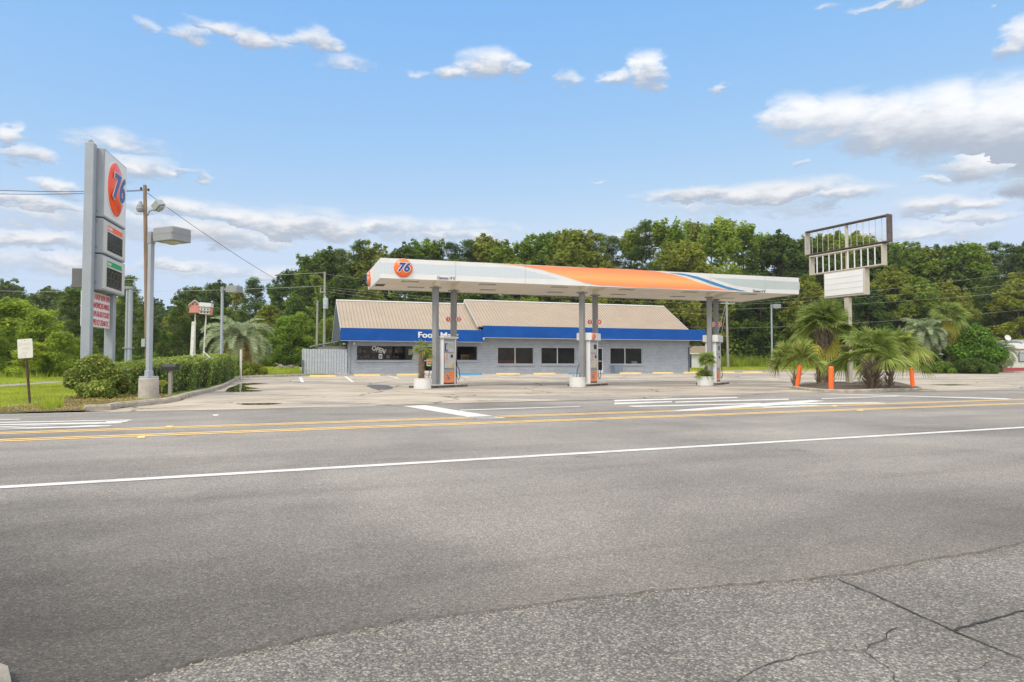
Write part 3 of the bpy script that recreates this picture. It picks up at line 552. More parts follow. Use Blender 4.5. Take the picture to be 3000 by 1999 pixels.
# roofs: left lower section, right higher section
def roof(t0, t1, eave, ridge, back, tl, name, t0r=None):
    m = MB(); (d0,z0), (d1,z1), (d2,z2) = eave, ridge, back; th = .09
    prof = [(d0,z0),(d1,z1),(d2,z2),(d2,z2-th),(d1,z1-th*1.4),(d0,z0-th)]; n = 6
    vs = [(t0,d,z) for d,z in prof]+[(t1,d,z) for d,z in prof]
    m.add(vs, [tuple(range(n)), tuple(range(2*n-1,n-1,-1))]+[(k,n+k,n+(k+1)%n,(k+1)%n) for k in range(n)])
    ro = m.build(name, TAN, store)
    rb = MB(); tt = t0+.12
    sl = Vector((0,d1-d0,z1-z0)).normalized(); nn = Vector((0,-sl.z,sl.y))
    while tt < t1-.03:
        a = Vector((tt,d0,z0)); b = Vector((tt,d1,z1)); w2 = Vector((.016,0,0)); hh = nn*.03; lo = nn*.002
        rb.add([a-w2+lo,a+w2+lo,b+w2+lo,b-w2+lo,a-w2*.6+hh,a+w2*.6+hh,b+w2*.6+hh,b-w2*.6+hh], [(4,5,6,7),(0,1,5,4),(1,2,6,5),(2,3,7,6),(3,0,4,7)]); tt += .27
    rb.build('standing_seam', TAND, ro, fix=False)
    rc = MB(); rc.prism([(0,0),(1,0)] and [(d1-.16,z1-.07),(d1-.16,z1-.02),(d1,z1+.05),(d1+.16,z1-.02),(d1+.16,z1-.07)], t0-.02, t1+.02, M=Matrix(((0,1,0,0),(1,0,0,0),(0,0,1,0),(0,0,0,1)))); rc.build('ridge_cap', OFFW, ro)
    for tx in (t0-.025, t1):
        tr = MB(); tr.prism([(d0,z0+.03),(d1,z1+.03),(d1,z1-.17),(d0,z0-.17)], tx, tx+.022, M=Matrix(((0,1,0,0),(1,0,0,0),(0,0,1,0),(0,0,0,1)))); tr.prism([(d2,z2+.03),(d1,z1+.03),(d1,z1-.17),(d2,z2-.17)], tx, tx+.022, M=Matrix(((0,1,0,0),(1,0,0,0),(0,0,1,0),(0,0,0,1))))
        tr.build('verge_trim', OFFW, ro)
    return ro
SW = Matrix(((0,1,0,0),(1,0,0,0),(0,0,1,0),(0,0,0,1)))
fz = lambda z: z-BZ
roof(-.68, 10.35, (-.9,fz(3.70)), (3.3,fz(6.22)), (7.6,fz(2.95)), 0, 'roof'); roof(10.1, 29.85, (-.9,fz(4.09)), (3.3,fz(6.56)), (7.6,fz(3.2)), 0, 'roof')
gb = MB()
gb.prism([(-.85,fz(2.8)),(-.85,fz(3.60)),(3.3,fz(6.08)),(7.5,fz(2.9)),(7.5,fz(2.75))], -.70, -.64, M=SW); gb.build('gable', DGRAY, store)
gb = MB(); gb.prism([(-.85,fz(3.3)),(-.85,fz(4.0)),(3.3,fz(6.42)),(7.5,fz(3.1)),(7.5,fz(3.0))], 10.16, 10.24, M=SW); gb.build('gable', DGRAY, store); gb = MB(); gb.prism([(-.85,fz(3.3)),(-.85,fz(4.0)),(3.3,fz(6.42)),(7.5,fz(3.1)),(7.5,fz(3.0))], 29.5, 29.6, M=SW); gb.build('gable', DGRAY, store)
fa = MB(); fa.box(-.69,10.5,-1.0,-.9,fz(2.78),fz(3.74)); fa.box(-.69,-.6,-.9,-.2,fz(2.8),fz(3.6)); fl = fa.build('fascia', BLUE, store)
fa = MB(); fa.box(10.5,31.55,-1.06,-.92,fz(3.15),fz(4.11)); fa.box(31.4,31.55,-.92,1.0,fz(3.15),fz(4.11)); fr = fa.build('fascia', BLUE, store)
sf = MB(); sf.box(-.6,10.5,-.9,-.01,fz(2.83),fz(2.87)); sf.box(10.52,31.4,-.92,-.01,fz(3.2),fz(3.24)); sf.box(30.52,31.4,-.01,1.0,fz(3.2),fz(3.24)); sf.build('soffit', GALV2, store)
dt = MB(); dt.box(-.7,10.49,-1.012,-.99,fz(2.755),fz(2.777)); dt.box(10.49,31.56,-1.072,-.99,fz(3.12),fz(3.147)); dt.box(10.5,10.6,-1.07,-.95,fz(2.98),fz(3.118)); dt.build('drip_trim', OFFW, store)
# lettering on the blue fascia
vs, fs = text('Food Mart', .62, .012, .016, width=bt(1343,985,-1.0)[0]-bt(1225,985,-1.0)[0])
lt = MB(); tc0 = (bt(1225,985,-1.0)[0]+bt(1343,985,-1.0)[0])/2; lt.add(vs, fs, 0, upright((tc0,-1.018,bt(1284,983,-1.0)[1]), (1,0,0))); lt.build('lettering', WHITE, fl)
dp = MB(); dp.box(-.02,.10,-.1,-.01,-.1,2.35); dp.tube([(.04,-.06,2.3),(.04,-.3,2.5),(.04,-.6,2.62)], .04); dp.build('downspout', GALV, store)
dp = MB(); dp.box(WALLT-.12,WALLT-.02,-.1,-.01,-.1,2.35); dp.tube([(WALLT-.06,-.05,2.3),(WALLT+.4,-.3,2.55),(WALLT+.75,-.5,2.75),(WALLT+.8,-.5,2.92)], .05); dp.build('downspout', mat('navy_pipe', (.08,.10,.16), .5, .1, 4), store)
lb = MB(); lb.box(.35,.5,-.12,-.01,2.3,2.5); lb.build('wall_lamp', WHITE, store); lb = MB(); lb.box(-.45,-.25,-.1,-.02,2.3,2.42); lb.build('wall_lamp', WHITE, store)
lean = MB(); lean.prism([(0,0),(2.6,.5),(2.6,.58),(0,.08)], 0, 3.5, M=Matrix.Translation((-2.7,1.2,2.15))); lean.build('lean_to_roof', GALV2, store)
lw_ = MB(); lw_.box(-2.2,-.05,1.6,4.4,-.1,2.2); lw_.build('lean_to_wall', OFFW, store)
# things in and on the windows
def letters(name, s, size, t, z, d, m, label, cat, rot=0.0, ext=.006, off=.0, width=None):
    vs, fs = text(s, size, ext, off, width=width); o = MB(); o.add(vs, fs); ob = o.build(name, m)
    ob.matrix_world = (Matrix.Translation(O) @ Matrix.Rotation(UA,4,'Z') @ upright((t,d,z),(1,0,0)) @ Matrix.Rotation(rot,4,'Z')); tag(ob, label, cat); return ob
ta, za = bt(1109.5,1025.5); letters('open_sign', 'OPEN', .50, ta, za, .06, OFFW, 'white OPEN letters slanting across the leftmost store window', 'open sign', R(-17), .01, .018, width=1.08)
def inroom(name, m, label, cat): return tag(m[0].build(name, m[1]), label, cat)
def RT(t, d, z): return Matrix.Translation(O) @ Matrix.Rotation(UA,4,'Z') @ Matrix.Translation((t,d,z))
def tmb(): return MB()
# posters and a pale panel
a0, z0 = bt(1115,1044); m = MB(); m.box(-.13,.13,.04,.05,0,.35,0); m.box(-.09,.09,.036,.04,.05,.28,1); o = m.build('window_sheet', [WHITE, UTILB]); o.matrix_world = RT(a0,.02,z0-.18); tag(o, 'small white poster in the window under the OPEN letters', 'poster')
a0, z0 = bt(1203.5,1031); m = MB(); m.box(-.15,.15,.0,.01,-.22,.22,0); m.box(-.15,.15,-.004,-.0005,-.24,-.18,1); o = m.build('window_sheet', [OFFW, YELC]); o.matrix_world = RT(a0,.20,z0); tag(o, 'pale stand-in panel inside the right end of the leftmost store window', 'poster')  # pale panel standing in for a bright rectangle deeper inside the store
a0, z0 = bt(1262,1062); m = MB(); m.box(-.32,.32,-.005,.005,-.3,.3,0); m.box(-.26,.26,-.011,-.005,-.02,.24,1); m.box(-.26,.26,-.011,-.005,-.22,-.08,2); o = m.build('door_poster', [YELC, RED, GREEN]); o.matrix_world = RT(a0,.075,z0); tag(o, 'yellow and red poster on the glass door left of the first pump', 'poster')
# wooden chair in the second window
t = thing('wooden_chair', 'light wooden chair behind the window right of the first pump', 'chair', (RT(bt(1361,1050)[0]+.25,1.0,.62)).translation, UA)
m = MB(); m.box(-.32,.32,-.2,.25,.38,.43); m.build('seat', TANW, t)
m = MB()
for k in range(6): m.box(-.31+k*.115,-.26+k*.115,-.22,-.19,.43,.86)
m.box(-.34,.34,-.23,-.18,.86,.96); m.build('backrest', TANW, t)
for sx in (-.28,.24):
    for sy in (-.18,.2): m = MB(); m.box(sx,sx+.05,sy,sy+.05,-.58,.38); m.build('leg', TANW, t)
t = thing('diner_booth', 'dark red padded booth seat behind the double window', 'booth', RT(bt(1490,1060)[0]+.3,1.3,.04).translation, UA)
m = MB(); m.bbox(-1.1,1.1,-.3,.3,0,.5,.04); m.build('seat', mat('red_vinyl', (.22,.03,.03), .4, .1, 4), t); m = MB(); m.bbox(-1.1,1.1,.2,.4,.5,1.1,.04); m.build('backrest', MATS['red_vinyl'], t)
t = thing('display_shelf', 'shelf of packets behind the leftmost store window', 'shelf', RT(bt(1100,1050)[0]+.4,1.8,.04).translation, UA)
m = MB()
for z in (.3,.75,1.2,1.65): m.box(-1.8,1.8,0,.4,z,z+.03)
m.box(-1.84,-1.8,0,.4,0,1.9); m.box(1.8,1.84,0,.4,0,1.9); m.build('rack', INT, t)
for z in (.78,1.23,1.68):
    x = -1.75
    while x < 1.6:
        wd = random.uniform(.1,.3); m = MB(); m.bbox(0,wd,.05,.3,0,random.uniform(.12,.3),.012); o = m.build('packet', [OFFW, GALV2, TANW, mat('packet_grey', (.3,.28,.25), .6, .2, 5)][random.randrange(4)]); o.location = t.matrix_basis @ Vector((x,0,z+.001)); o.rotation_euler.z = UA; tag(o, 'small packet on the shelf behind the leftmost store window', 'packet', 'packets on the store shelf'); x += wd+random.uniform(.03,.25)
a0, z0 = bt(1861,1061); m = MB(); m.bbox(-.28,.28,-.15,.15,0,.36,.03); o = m.build('counter_box', OFFW); o.matrix_world = RT(a0+.1,.45,z0-.28); tag(o, 'pale box on the ledge of the rightmost store window', 'box')
a0, z0 = bt(1802,1093); m = MB(); m.bbox(-.38,.38,-.75,-.02,0,.78,.03); o = m.build('utility_box', UTILB); o.matrix_world = RT(a0,0,0); tag(o, 'blue grey bin against the wall under the rightmost window', 'bin')
# board gate left of the store
gt = thing('board_fence', 'pale grey vertical board fence joined to the left end of the store', 'fence', BW(-3.3,-.15)+Vector((0,0,zg(-15.5,51.5))), UA)
m = MB(); x = 0.0
while x < 3.2: m.box(x+.012,x+.188,0,.025,.04+random.uniform(0,.02),1.93+random.uniform(-.02,.02)); x += .2
m.build('boards', FENCEM, gt); m = MB(); m.box(.02,3.2,.028,.034,.06,1.9); m.build('backing', DGRAY, gt); m = MB(); m.box(0,3.25,.036,.07,.3,.4); m.box(0,3.25,.036,.07,1.5,1.6); m.box(2.4,3.3,-.04,-.002,.0,.12); m.build('rail', FENCEM, gt)
m = MB(); y = .0
while y < 3.0: m.box(-.03,-.005,y+.004,y+.146,.25,1.98+random.uniform(-.02,.02)); y += .15
m.build('side_boards', FENCEM, gt); m = MB(); m.box(-.12,.0,-.1,.0,0,1.1); m.build('post', mat('dark_post', (.10,.11,.14), .7, .2, 5), gt)

# wheel stops
ws = MB(); ws.add([(-1,-.09,0),(1,-.09,0),(1,.09,0),(-1,.09,0),(-.96,-.06,.13),(.96,-.06,.13),(.96,.06,.13),(-.96,.06,.13)], [(3,2,1,0),(4,5,6,7),(0,1,5,4),(1,2,6,5),(2,3,7,6),(3,0,4,7)]); wsm = ws.mesh('wheel_stop', YELC)
stops = [(907,985.5,1104.5,0,'yellow concrete wheel stop in front of the pale board fence'),(1037,1113.3,1102,0,'yellow wheel stop below the OPEN window'),(1162,1236,1100.5,0,'yellow wheel stop between the OPEN window and the store door, behind the potted palm'),
 (1343,1413,1098.8,1,'blue wheel stop just right of the first pump'),(1453,1522.6,1098,0,'yellow wheel stop under the first double window'),(1562,1627,1097.5,0,'yellow wheel stop under the middle double window'),(1666,1726,1097,1,'blue wheel stop behind the middle pump'),
 (1815.7,1877.8,1096,0,'yellow wheel stop under the rightmost window beside the bin'),(1912.7,1970.7,1095,0,'yellow wheel stop against the blank wall right of the windows'),(2003.9,2056,1094,0,'yellow wheel stop at the right corner of the store'),(2098,2149.6,1093,0,'yellow wheel stop just right of the last pump'),(2179,2232,1092.5,0,'worn yellow wheel stop nearest the right lamp post')]
for x0, x1, y, c, lab in stops:
    a = gnd(x0, y, .012); b = gnd(x1, y-.3, .012); o = link('wheel_stop', wsm if not c else wsm.copy())
    if c: o.data.materials[0] = BLUC
    o.location = (a+b)/2; ln = (U*((b-a).dot(U))).length; o.scale = (max(.6, ln/2), 1, 1); o.rotation_euler.z = UA; o.location.z = zg(o.location.x,o.location.y)+.007; tag(o, lab, 'wheel stop', 'wheel stops in front of the store')

# ------------------------------------------------------------------ canopy
CA = R(18.04); CO = Vector((-5.24,27.06,0)); CU = Vector((math.cos(CA),math.sin(CA),0)); CV = Vector((-math.sin(CA),math.cos(CA),0))
CL, CD, CZ0, CZ1 = 20.3, 4.44, 4.40, 5.21
canopy = thing('fuel_canopy', 'long white fuel canopy with orange and blue swoosh on six grey columns', 'canopy', CO, CA)
def cl_(p): d = Vector((p[0],p[1],0))-CO; return d.dot(CU), d.dot(CV)
def cpx(px, py):                       # pixel on the front fascia plane
    r = ray(px, py); o = Vector((0,0,H)); k = (CO-o).dot(CV)/r.dot(CV); p = o+r*k; return (p-CO).dot(CU), p.z
m = MB(); m.box(.09,CL-.09,.09,CD-.09,CZ0+.02,CZ0+.05); m.build('soffit', SOFF, canopy)
m = MB(); m.box(.09,CL-.09,.09,CD-.09,CZ1-.25,CZ1-.2); m.build('deck', GALV2, canopy)
m = MB(); m.box(0,CL,0,.08,CZ0,CZ1); m.box(0,CL,CD-.08,CD,CZ0,CZ1); m.box(0,.08,.082,CD-.082,CZ0,CZ1); m.box(CL-.08,CL,.082,CD-.082,CZ0,CZ1); fas = m.build('fascia', WHITE, canopy)
def sheet(pts, d, name, m, mats=None):
    o = MB(); vs = [(t,d,z) for t,z in pts]+[(t,d+.003,z) for t,z in pts]; n = len(pts); o.add(vs, [tuple(range(n)), tuple(range(2*n-1,n-1,-1))]+[(k,n+k,n+(k+1)%n,(k+1)%n) for k in range(n)]); return o.build(name, m, fas)
seam = mat('fascia_seam', (.42,.42,.42), .5, .1, 3); t_ = 3.05
while t_ < CL:
    m = MB(); m.box(t_,t_+.012,-.016,-.0135,CZ0+.01,CZ1-.01); m.build('panel_seam', seam, fas); t_ += 3.05
def c7(pp): return [cpx(1040+x*.323, 640+y*.323) for x, y in pp]
def c8(pp): return [cpx(1700+x*.3507, 600+y*.3507) for x, y in pp]
sheet(c7([(228,401),(520,410),(1000,432),(1390,446),(1480,455),(1620,487),(1750,520),(1860,553),(1500,543),(900,517),(520,504),(228,496)]), -.0036, 'dotted_band', DOTS)
sheet(c8([(1090,611),(1300,617),(1833,647),(1833,712),(1500,702),(1300,678),(1180,641)]), -.0036, 'pale_band', PALEB)
sheet(c7([(1250,410),(1380,415),(1700,432),(2000,445),(2353,460)])+c8([(100,530),(400,538),(620,556),(760,578),(880,610),(980,645),(1100,683),(1200,706),(1280,717),(1000,710),(600,697),(150,674)])+c7([(2190,605),(2080,585),(1900,527),(1700,468),(1500,430),(1380,418)]), -.0072, 'orange_swoosh', SWOOSH)
sheet(c8([(740,570),(850,575),(980,602),(1100,641),(1220,683),(1330,712),(1390,722),(1340,722),(1240,708),(1120,673),(1000,628),(880,592)]), -.0110, 'blue_swoosh', SKYBL)
for px, py, wpx in ((1307.5,815.5,54),(2224,853.5,37)):
    t0, z0 = cpx(px,py); wid = cpx(px+wpx/2,py)[0]-cpx(px-wpx/2,py)[0]; vs, fs = text("Clearance 14' 6\"", .17, .002, .003, width=wid); o = MB(); o.add(vs, fs, 0, upright((t0,-.014,z0),(1,0,0))); o.build('clearance_lettering', mat('dark_print', (.06,.07,.10), .5, .1, 5), fas)
def badge(r, parent, loc, xdir, txt=.95):
    b = MB(); b.lathe([(0,.13),(r*.35,.125),(r*.7,.10),(r*.92,.06),(r,.02),(r,-.02),(0,-.02)], 36); Mx = upright(loc, xdir)
    rim = MB(); rim.lathe([(r*1.0,.012),(r*1.045,.012),(r*1.045,-.03),(r*1.0,-.03)], 36)
    bo = link('logo_badge', None, parent) if False else MB()
    bo.add(b.v, b.f, 0, Mx); ob = bo.build('logo_badge', ORANGE, parent, smooth=True)
    rr = MB(); rr.add(rim.v, rim.f, 0, Mx); rr.build('badge_rim', OFFW, ob)
    for nm, off, m_, z, ex in (('numeral_outline', .11, WHITE, .118, .02), ('numeral', .05, NAVY, .142, .006)):
        vs, fs = text('76', r*1.28, ex, off*r*1.0, .28); o = MB()
        o.add([Vector((v.x*1.0-r*.06, v.y, v.z)) for v in vs], fs, 0, Mx @ Matrix.Translation((0,0,z))); o.build(nm, m_, ob)
    return ob
t0, z0 = cpx(1181.5,786); badge(.375, fas, (t0,0,z0), (1,0,0))
badge(.375, fas, (0,3.72,CZ0+.42), (0,-1,0))
# columns, caps, cross beams and recessed lights
PAIRS = [((-3.2,28.5),(-2.54,29.7)),((3.135,30.5),(3.87,31.7)),((9.47,32.7),(10.13,33.85))]
IA = R(60); 
for fr_, bk_ in PAIRS:
    for p in (fr_, bk_):
        t, d = cl_(p); Mx = Matrix.Translation((t,d,0)) @ Matrix.Rotation(IA-CA,4,'Z')
        m = MB(); m.bbox(-.105,.105,-.105,.105,.0,4.15,.012,M=Mx); co_ = m.build('column', mat('column_grey', (.215,.22,.23), .55, .08, 2, dirt=.1), canopy)
        m = MB(); m.box(-.18,.18,-.18,.18,4.151,4.20,M=Mx); m.build('cap_plate', GALV2, co_)
        m = MB(); m.prism([(.1,CZ0+.0),(d-.14,4.203),(d+.14,4.203),(d+.14,CZ0+.018),(.1,CZ0+.018)],t-.09,t+.09,M=SW); m.build('beam', SOFF, canopy)
for k in range(6):
    for d in (.95, 3.0):
        t = 1.35+k*3.35+(.6 if d > 2 else 0)*(1 if k < 5 else .3); m = MB(); m.box(t-.35,t+.35,d-.2,d+.2,CZ0+.004,CZ0+.018); lf = m.build('ceiling_light', GALV2, canopy)
        m = MB(); m.box(t-.3,t+.3,d-.15,d+.15,CZ0-.004,CZ0+.003); m.build('lens', OFFW, lf)
m = MB(); m.box(.12,.5,2.2,3.0,CZ0+.012,CZ0+.019); m.build('rust_stain_panel', mat('rusted_soffit', (.10,.045,.03), .9, .4, 7), canopy)

# pump numbers on the rear columns
names = ['1','2','3','4','5','6']; side = ['left','right']
for i, (fr_, bk_) in enumerate(PAIRS):
    for s in (0, 1):
        pxs = [(1313.7,1344),(1728.8,1755),(2088.5,2107.5)][i]; py = [936,943.8,950.5][i]; p = at(pxs[s], py, bk_[1]-.12)
        nr = Vector((math.sin(R(30)), -math.cos(R(30)), 0)) if False else Vector((p.x*.2-.0, -1, 0)).normalized()
        t = thing('pump_number_sign', 'round red sign with a white %s on the %s side of its column' % (names[2*i+s], side[s]), 'number sign', p, 0, 'pump number signs')
        m = MB(); m.cyl((0,0,0),(0,.03,0),.125,n=24); m.build('rim', WHITE, t); m = MB(); m.cyl((0,-.004,0),(0,-.0005,0),.103,n=24); m.build('disc', RED, t)
        vs, fs = text(names[2*i+s], .17, .001, .004); m = MB(); m.add(vs, fs, 0, upright((0,-.008,0),(1,0,0))); m.build('numeral', WHITE, t)

# islands, dispensers
AX = Vector((.5,.866,0)); NX = Vector((.866,-.5,0))
for i, (fr_, bk_) in enumerate(PAIRS):
    c = (Vector((*fr_,0))+Vector((*bk_,0)))/2
    isl = thing('pump_island', ['concrete pump island with black painted sides under the first pump','concrete pump island with broken dark edge under the middle pump','concrete pump island with stained edge under the last pump'][i], 'pump island', (c.x,c.y,zg(c.x,c.y)), IA, 'pump islands')
    lf = 1.75 if i == 0 else 1.15
    m = MB(); m.bbox(-lf,.98,-.55,.55,.0,.105,.03); m.build('kerb_side', mat('island_dark', (.07,.068,.066), .85, .5, 4, dirt=.6, dcol=(.3,.27,.24)), isl)
    m = MB(); m.bbox(-lf+.03,.95,-.52,.52,.106,.13,.03); m.build('top_slab', CONCB, isl)
    d = thing('fuel_dispenser', ['grey fuel pump with flat cream top beside the potted palm','grey fuel pump with white top box and round orange badge in the middle','grey fuel pump with plain white top box on the last island'][i], 'fuel pump', (c.x,c.y,zg(c.x,c.y)+.131), IA, 'fuel dispensers')
    top = 1.92
    m = MB(); m.bbox(-.40,.40,-.22,.22,0,top,.015); m.build('cabinet', STEEL, d)
    for e in (-1, 1):
        m = MB(); m.bbox(min(e*.405,e*.47),max(e*.405,e*.47),-.26,.26,0,top,.02); pl = m.build('end_panel', WHITE, d)
        m = MB(); m.box(min(e*.471,e*.476),max(e*.471,e*.476),-.06,-.045,.05,top-.1); m.box(min(e*.471,e*.476),max(e*.471,e*.476),.1,.108,.05,top-.1); m.build('seam', GALV2, pl)
    for s in (-1, 1):
        y0 = s*.221
        def pan(x0,x1,z0,z1,nm,mt,dep=.012,par=d):
            mm = MB(); mm.box(x0,x1,min(y0,y0+s*dep),max(y0,y0+s*dep),z0,z1); return mm.build(nm, mt, par)
        sk = pan(-.39,.39,.06,.60,'skirt_panel',STEEL); 
        mm = MB(); yy = y0+s*.0125; xs = (-.38,.38); zz = [(-.38,.07),(.38,.07),(.38,.40),(.1,.50),(-.38,.57)]; zz = [(x*(-s)*-1*1.0 if s<0 else x, z) for x, z in zz]
        mm.prism([(x,z) for x,z in zz], min(yy,yy+s*.004), max(yy,yy+s*.004)); mm.build('orange_decal', mat('orange_decal', (.86,.24,.06), .45, .1, 2), sk)
        for nm, off, m_, dd in (('numeral_outline',.016,WHITE,.019),('numeral',.004,NAVY,.023)):
            vs, fs = text('76', .30, .0015, off, .25); mm = MB(); mm.add(vs, fs, 0, upright((-.12 if s < 0 else .12,y0+s*dd,.27),(-s if s>0 else 1,0,0) if s>0 else (1,0,0))); mm.build(nm, m_, sk)
        pan(-.39,.39,.0,.05,'kick_plate',BLACK)
        pan(-.34,.34,.68,1.30,'keypad_panel',mat('pump_panel', (.50,.50,.49), .5, .08, 5),.05)
        pan(-.36,.34,1.36,1.80,'display_panel',mat('pump_display', (.46,.47,.47), .4, .1, 5),.03)
        pan(-.02,.30,1.52,1.74,'display_glass',BLACK if i else mat('display_pale', (.38,.42,.42), .2, .1, 5),.034)
        mm = MB(); yk = y0+s*.05
        for kx in range(3): mm.box(-.02+kx*.11,.06+kx*.11,min(yk,yk+s*.012),max(yk,yk+s*.012),.72,.86,kx)
        mm.build('grade_button', [YELC, OFFW, mat('mustard', (.6,.4,.03), .5, .1, 5)], d)
        mm = MB(); mm.box(-.28,-.16,min(yk,yk+s*.006),max(yk,yk+s*.006),1.02,1.26); mm.build('warning_label', mat('red_label', (.62,.28,.22), .6, .2, 20), d)
        mm = MB(); mm.box(.06,.2,min(yk,yk+s*.02),max(yk,yk+s*.02),1.12,1.25); mm.build('card_reader', BLACK, d)
        if i == 0: mm = MB(); yq = y0+s*.0305; mm.box(-.34,-.12,min(yq,yq+s*.006),max(yq,yq+s*.006),1.38,1.72,0); mm.box(-.24,-.15,min(yq+s*.0065,yq+s*.01),max(yq+s*.0065,yq+s*.01),1.43,1.68,1); mm.build('price_card', [NAVY, OFFW], d)
        # nozzle boot and hose at the end of each face
        ex = .50 if s < 0 else -.50; mm = MB(); ox = ex*1.0
        mm.bbox(min(ox,ox+.06*np.sign(ex)),max(ox,ox+.06*np.sign(ex)),s*.16-.05,s*.16+.05,.72,1.02,.012); nb = mm.build('nozzle_boot', BLACK, d)
        mm = MB(); q = np.sign(ex); mm.tube([(ox+.06*q,s*.16,1.12),(ox+.1*q,s*.17,1.0),(ox+.13*q,s*.19,.86),(ox+.10*q,s*.2,.74)], [.02,.035,.03,.016], 8); mm.build('nozzle', BLACK, d)
        mm = MB(); mm.tube([(ox+.04*q,s*.05,1.78),(ox+.1*q,s*.08,1.6),(ox+.12*q,s*.12,1.2),(ox+.13*q,s*.16,.7),(ox+.14*q,s*.2,.3),(ox+.2*q,s*.24,.14),(ox+.27*q,s*.26,.3),(ox+.24*q,s*.24,.6),(ox+.14*q,s*.21,.8)], .016, 6); mm.build('hose', BLACK, d)
    if i == 0: m = MB(); m.bbox(-.52,.52,-.30,.30,top+.002,top+.10,.015); m.build('top_cap', OFFW, d)
    else:
        m = MB(); m.bbox(-.56,.56,-.36,.36,top+.002,top+.33,.02); va = m.build('top_box', WHITE, d)
        if i == 1:
            b = MB(); b.lathe([(0,.05),(.1,.045),(.165,.02),(.17,-.02),(0,-.02)], 28); mm = MB(); mm.add(b.v, b.f, 0, upright((-.3,-.36,top+.165),(1,0,0))); bd = mm.build('logo_badge', ORANGE, va)
            for nm, off, m_, dz in (('numeral_outline',.012,WHITE,.05),('numeral',.002,NAVY,.056)):
                vs, fs = text('76', .2, .002, off, .25); mm = MB(); mm.add(vs, fs, 0, upright((-.3,-.36,top+.165),(1,0,0)) @ Matrix.Translation((0,0,dz))); mm.build(nm, m_, bd)

# planters
def fan_frond(mb, base, direction, pet, L_, n=22, w_=.022, droop=.5, rng=random, spread=1.9, twist=0.0):
    d = Vector(direction).normalized(); sd_ = d.cross(Vector((0,0,1)));
    if sd_.length < 1e-3: sd_ = Vector((1,0,0))
    sd_.normalize(); sd_ = (Matrix.Rotation(twist,3,d) @ sd_); up = sd_.cross(d)
    pts = [base + d*pet*k/4 + Vector((0,0,-1))*droop*.35*pet*(k/4)**2 for k in range(5)]; c = pts[-1]
    d = (pts[-1]-pts[-2]).normalized()
    for a, b in zip(pts, pts[1:]): mb.add([a-sd_*.012,a+sd_*.012,b+sd_*.010,b-sd_*.010], [(0,1,2,3)], 0)
    for k in range(n):
        an = -spread+2*spread*k/(n-1); ld = d*math.cos(an)+sd_*math.sin(an); ln = L_*(.72+.28*math.cos(an*.6))*rng.uniform(.88,1.08)
        fold = up*abs(math.sin(an))*.22+up*rng.uniform(-.08,.08)
        q = [c + (ld+fold)*ln*f + Vector((0,0,-1))*ln*droop*1.1*f**2.4 for f in (0,.35,.7,1.0)]
        s2 = ld.cross(up)
        if s2.length < 1e-3: s2 = sd_
        s2 = s2.normalized(); ww = (w_*.8, w_*1.25, w_*.75, w_*.1)
        vs = []
        for p, wq in zip(q, ww): vs += [p-s2*wq, p+s2*wq]
        mb.add(vs, [(0,1,3,2),(2,3,5,4),(4,5,7,6)], 0)
def fan_crown(n, pet, L_, rng, lo=-.7, hi=1.35, droop=.5, nl=22, w_=.022, origin=Vector((0,0,0)), mb=None):
    mb = mb or MB()
    for k in range(n):
        f = (k+.5)/n; elv = lo+(hi-lo)*f + rng.uniform(-.1,.1); a = k*2.39996+rng.uniform(-.25,.25)
        dr = Vector((math.cos(a)*math.cos(elv), math.sin(a)*math.cos(elv), math.sin(elv)))
        fan_frond(mb, origin+Vector((0,0,.12*f)), dr, pet*rng.uniform(.8,1.15), L_*rng.uniform(.85,1.1), nl, w_, droop*(1.25-.6*f), rng, twist=rng.uniform(-1.0,1.0))
    return mb
def boots(mb, h, r0, r1, n, rng, ln=.2, wd=.045, out=.5):
    for k in range(n):
        f = k/n; z = h*f; a = k*2.39996+rng.uniform(-.2,.2); r_ = r0+(r1-r0)*f; b = Vector((math.cos(a)*r_, math.sin(a)*r_, z)); t = Vector((-math.sin(a), math.cos(a), 0))
        tip = b+Vector((math.cos(a)*out, math.sin(a)*out, .9)).normalized()*ln*rng.uniform(.6,1.25); th = Vector((math.cos(a),math.sin(a),-.5))*.02
        mb.add([b-t*wd, b+t*wd, tip+t*wd*.45, tip-t*wd*.45, b-th, tip-th*.6], [(0,1,2,3),(0,3,5,4),(1,4,5,2),(2,5,3)], 0)
rg = random.Random(5)
pls = [((-3.46,26.42),.335,.42,'white round planter holding a small trunked palm by the first pump'),((2.74,28.62),.34,.42,'empty white round planter in front of the middle pump'),((8.68,30.7),.35,.42,'white round planter holding a bushy plant by the last pump')]
for i, ((x,y), r_, h_, lab) in enumerate(pls):
    p = thing('planter', lab, 'planter', (x,y,zg(x,y)+.008), 0, 'white round planters')
    m = MB(); m.lathe([(r_*.98,0),(r_,.02),(r_,h_-.03),(r_*1.02,h_-.02),(r_*1.02,h_),(r_*.93,h_),(r_*.92,h_-.07),(0,h_-.07)], 28); m.build('tub', mat('white_tub', (.62,.62,.61), .55, .06, 4, dirt=.2, dcol=(.5,.48,.45)), p, smooth=False)
    m = MB(); m.cyl((0,0,h_-.069),(0,0,h_-.05),r_*.9,n=24); m.build('soil', MULCH, p)
pp = thing('potted_palm', 'small palm with shaggy brown trunk in the planter by the first pump', 'palm', (-3.50,26.42,.37))
m = MB(); m.tube([(0,0,0),(.02,0,.4),(-.01,.0,.8),(.03,0,1.12)], [.10,.085,.08,.09], 10); bb = MB(); boots(bb,1.1,.09,.085,120,rg,.11,.022,.55); tk = m.build('trunk', TRUNKP, pp); bb.build('boots', BOOT, tk)
m = fan_crown(13,.22,.36,rg,-.3,1.3,.45,16,.014,Vector((.03,0,1.12))); m.build('crown', L_OLV if False else L_FAN, pp, fix=False)
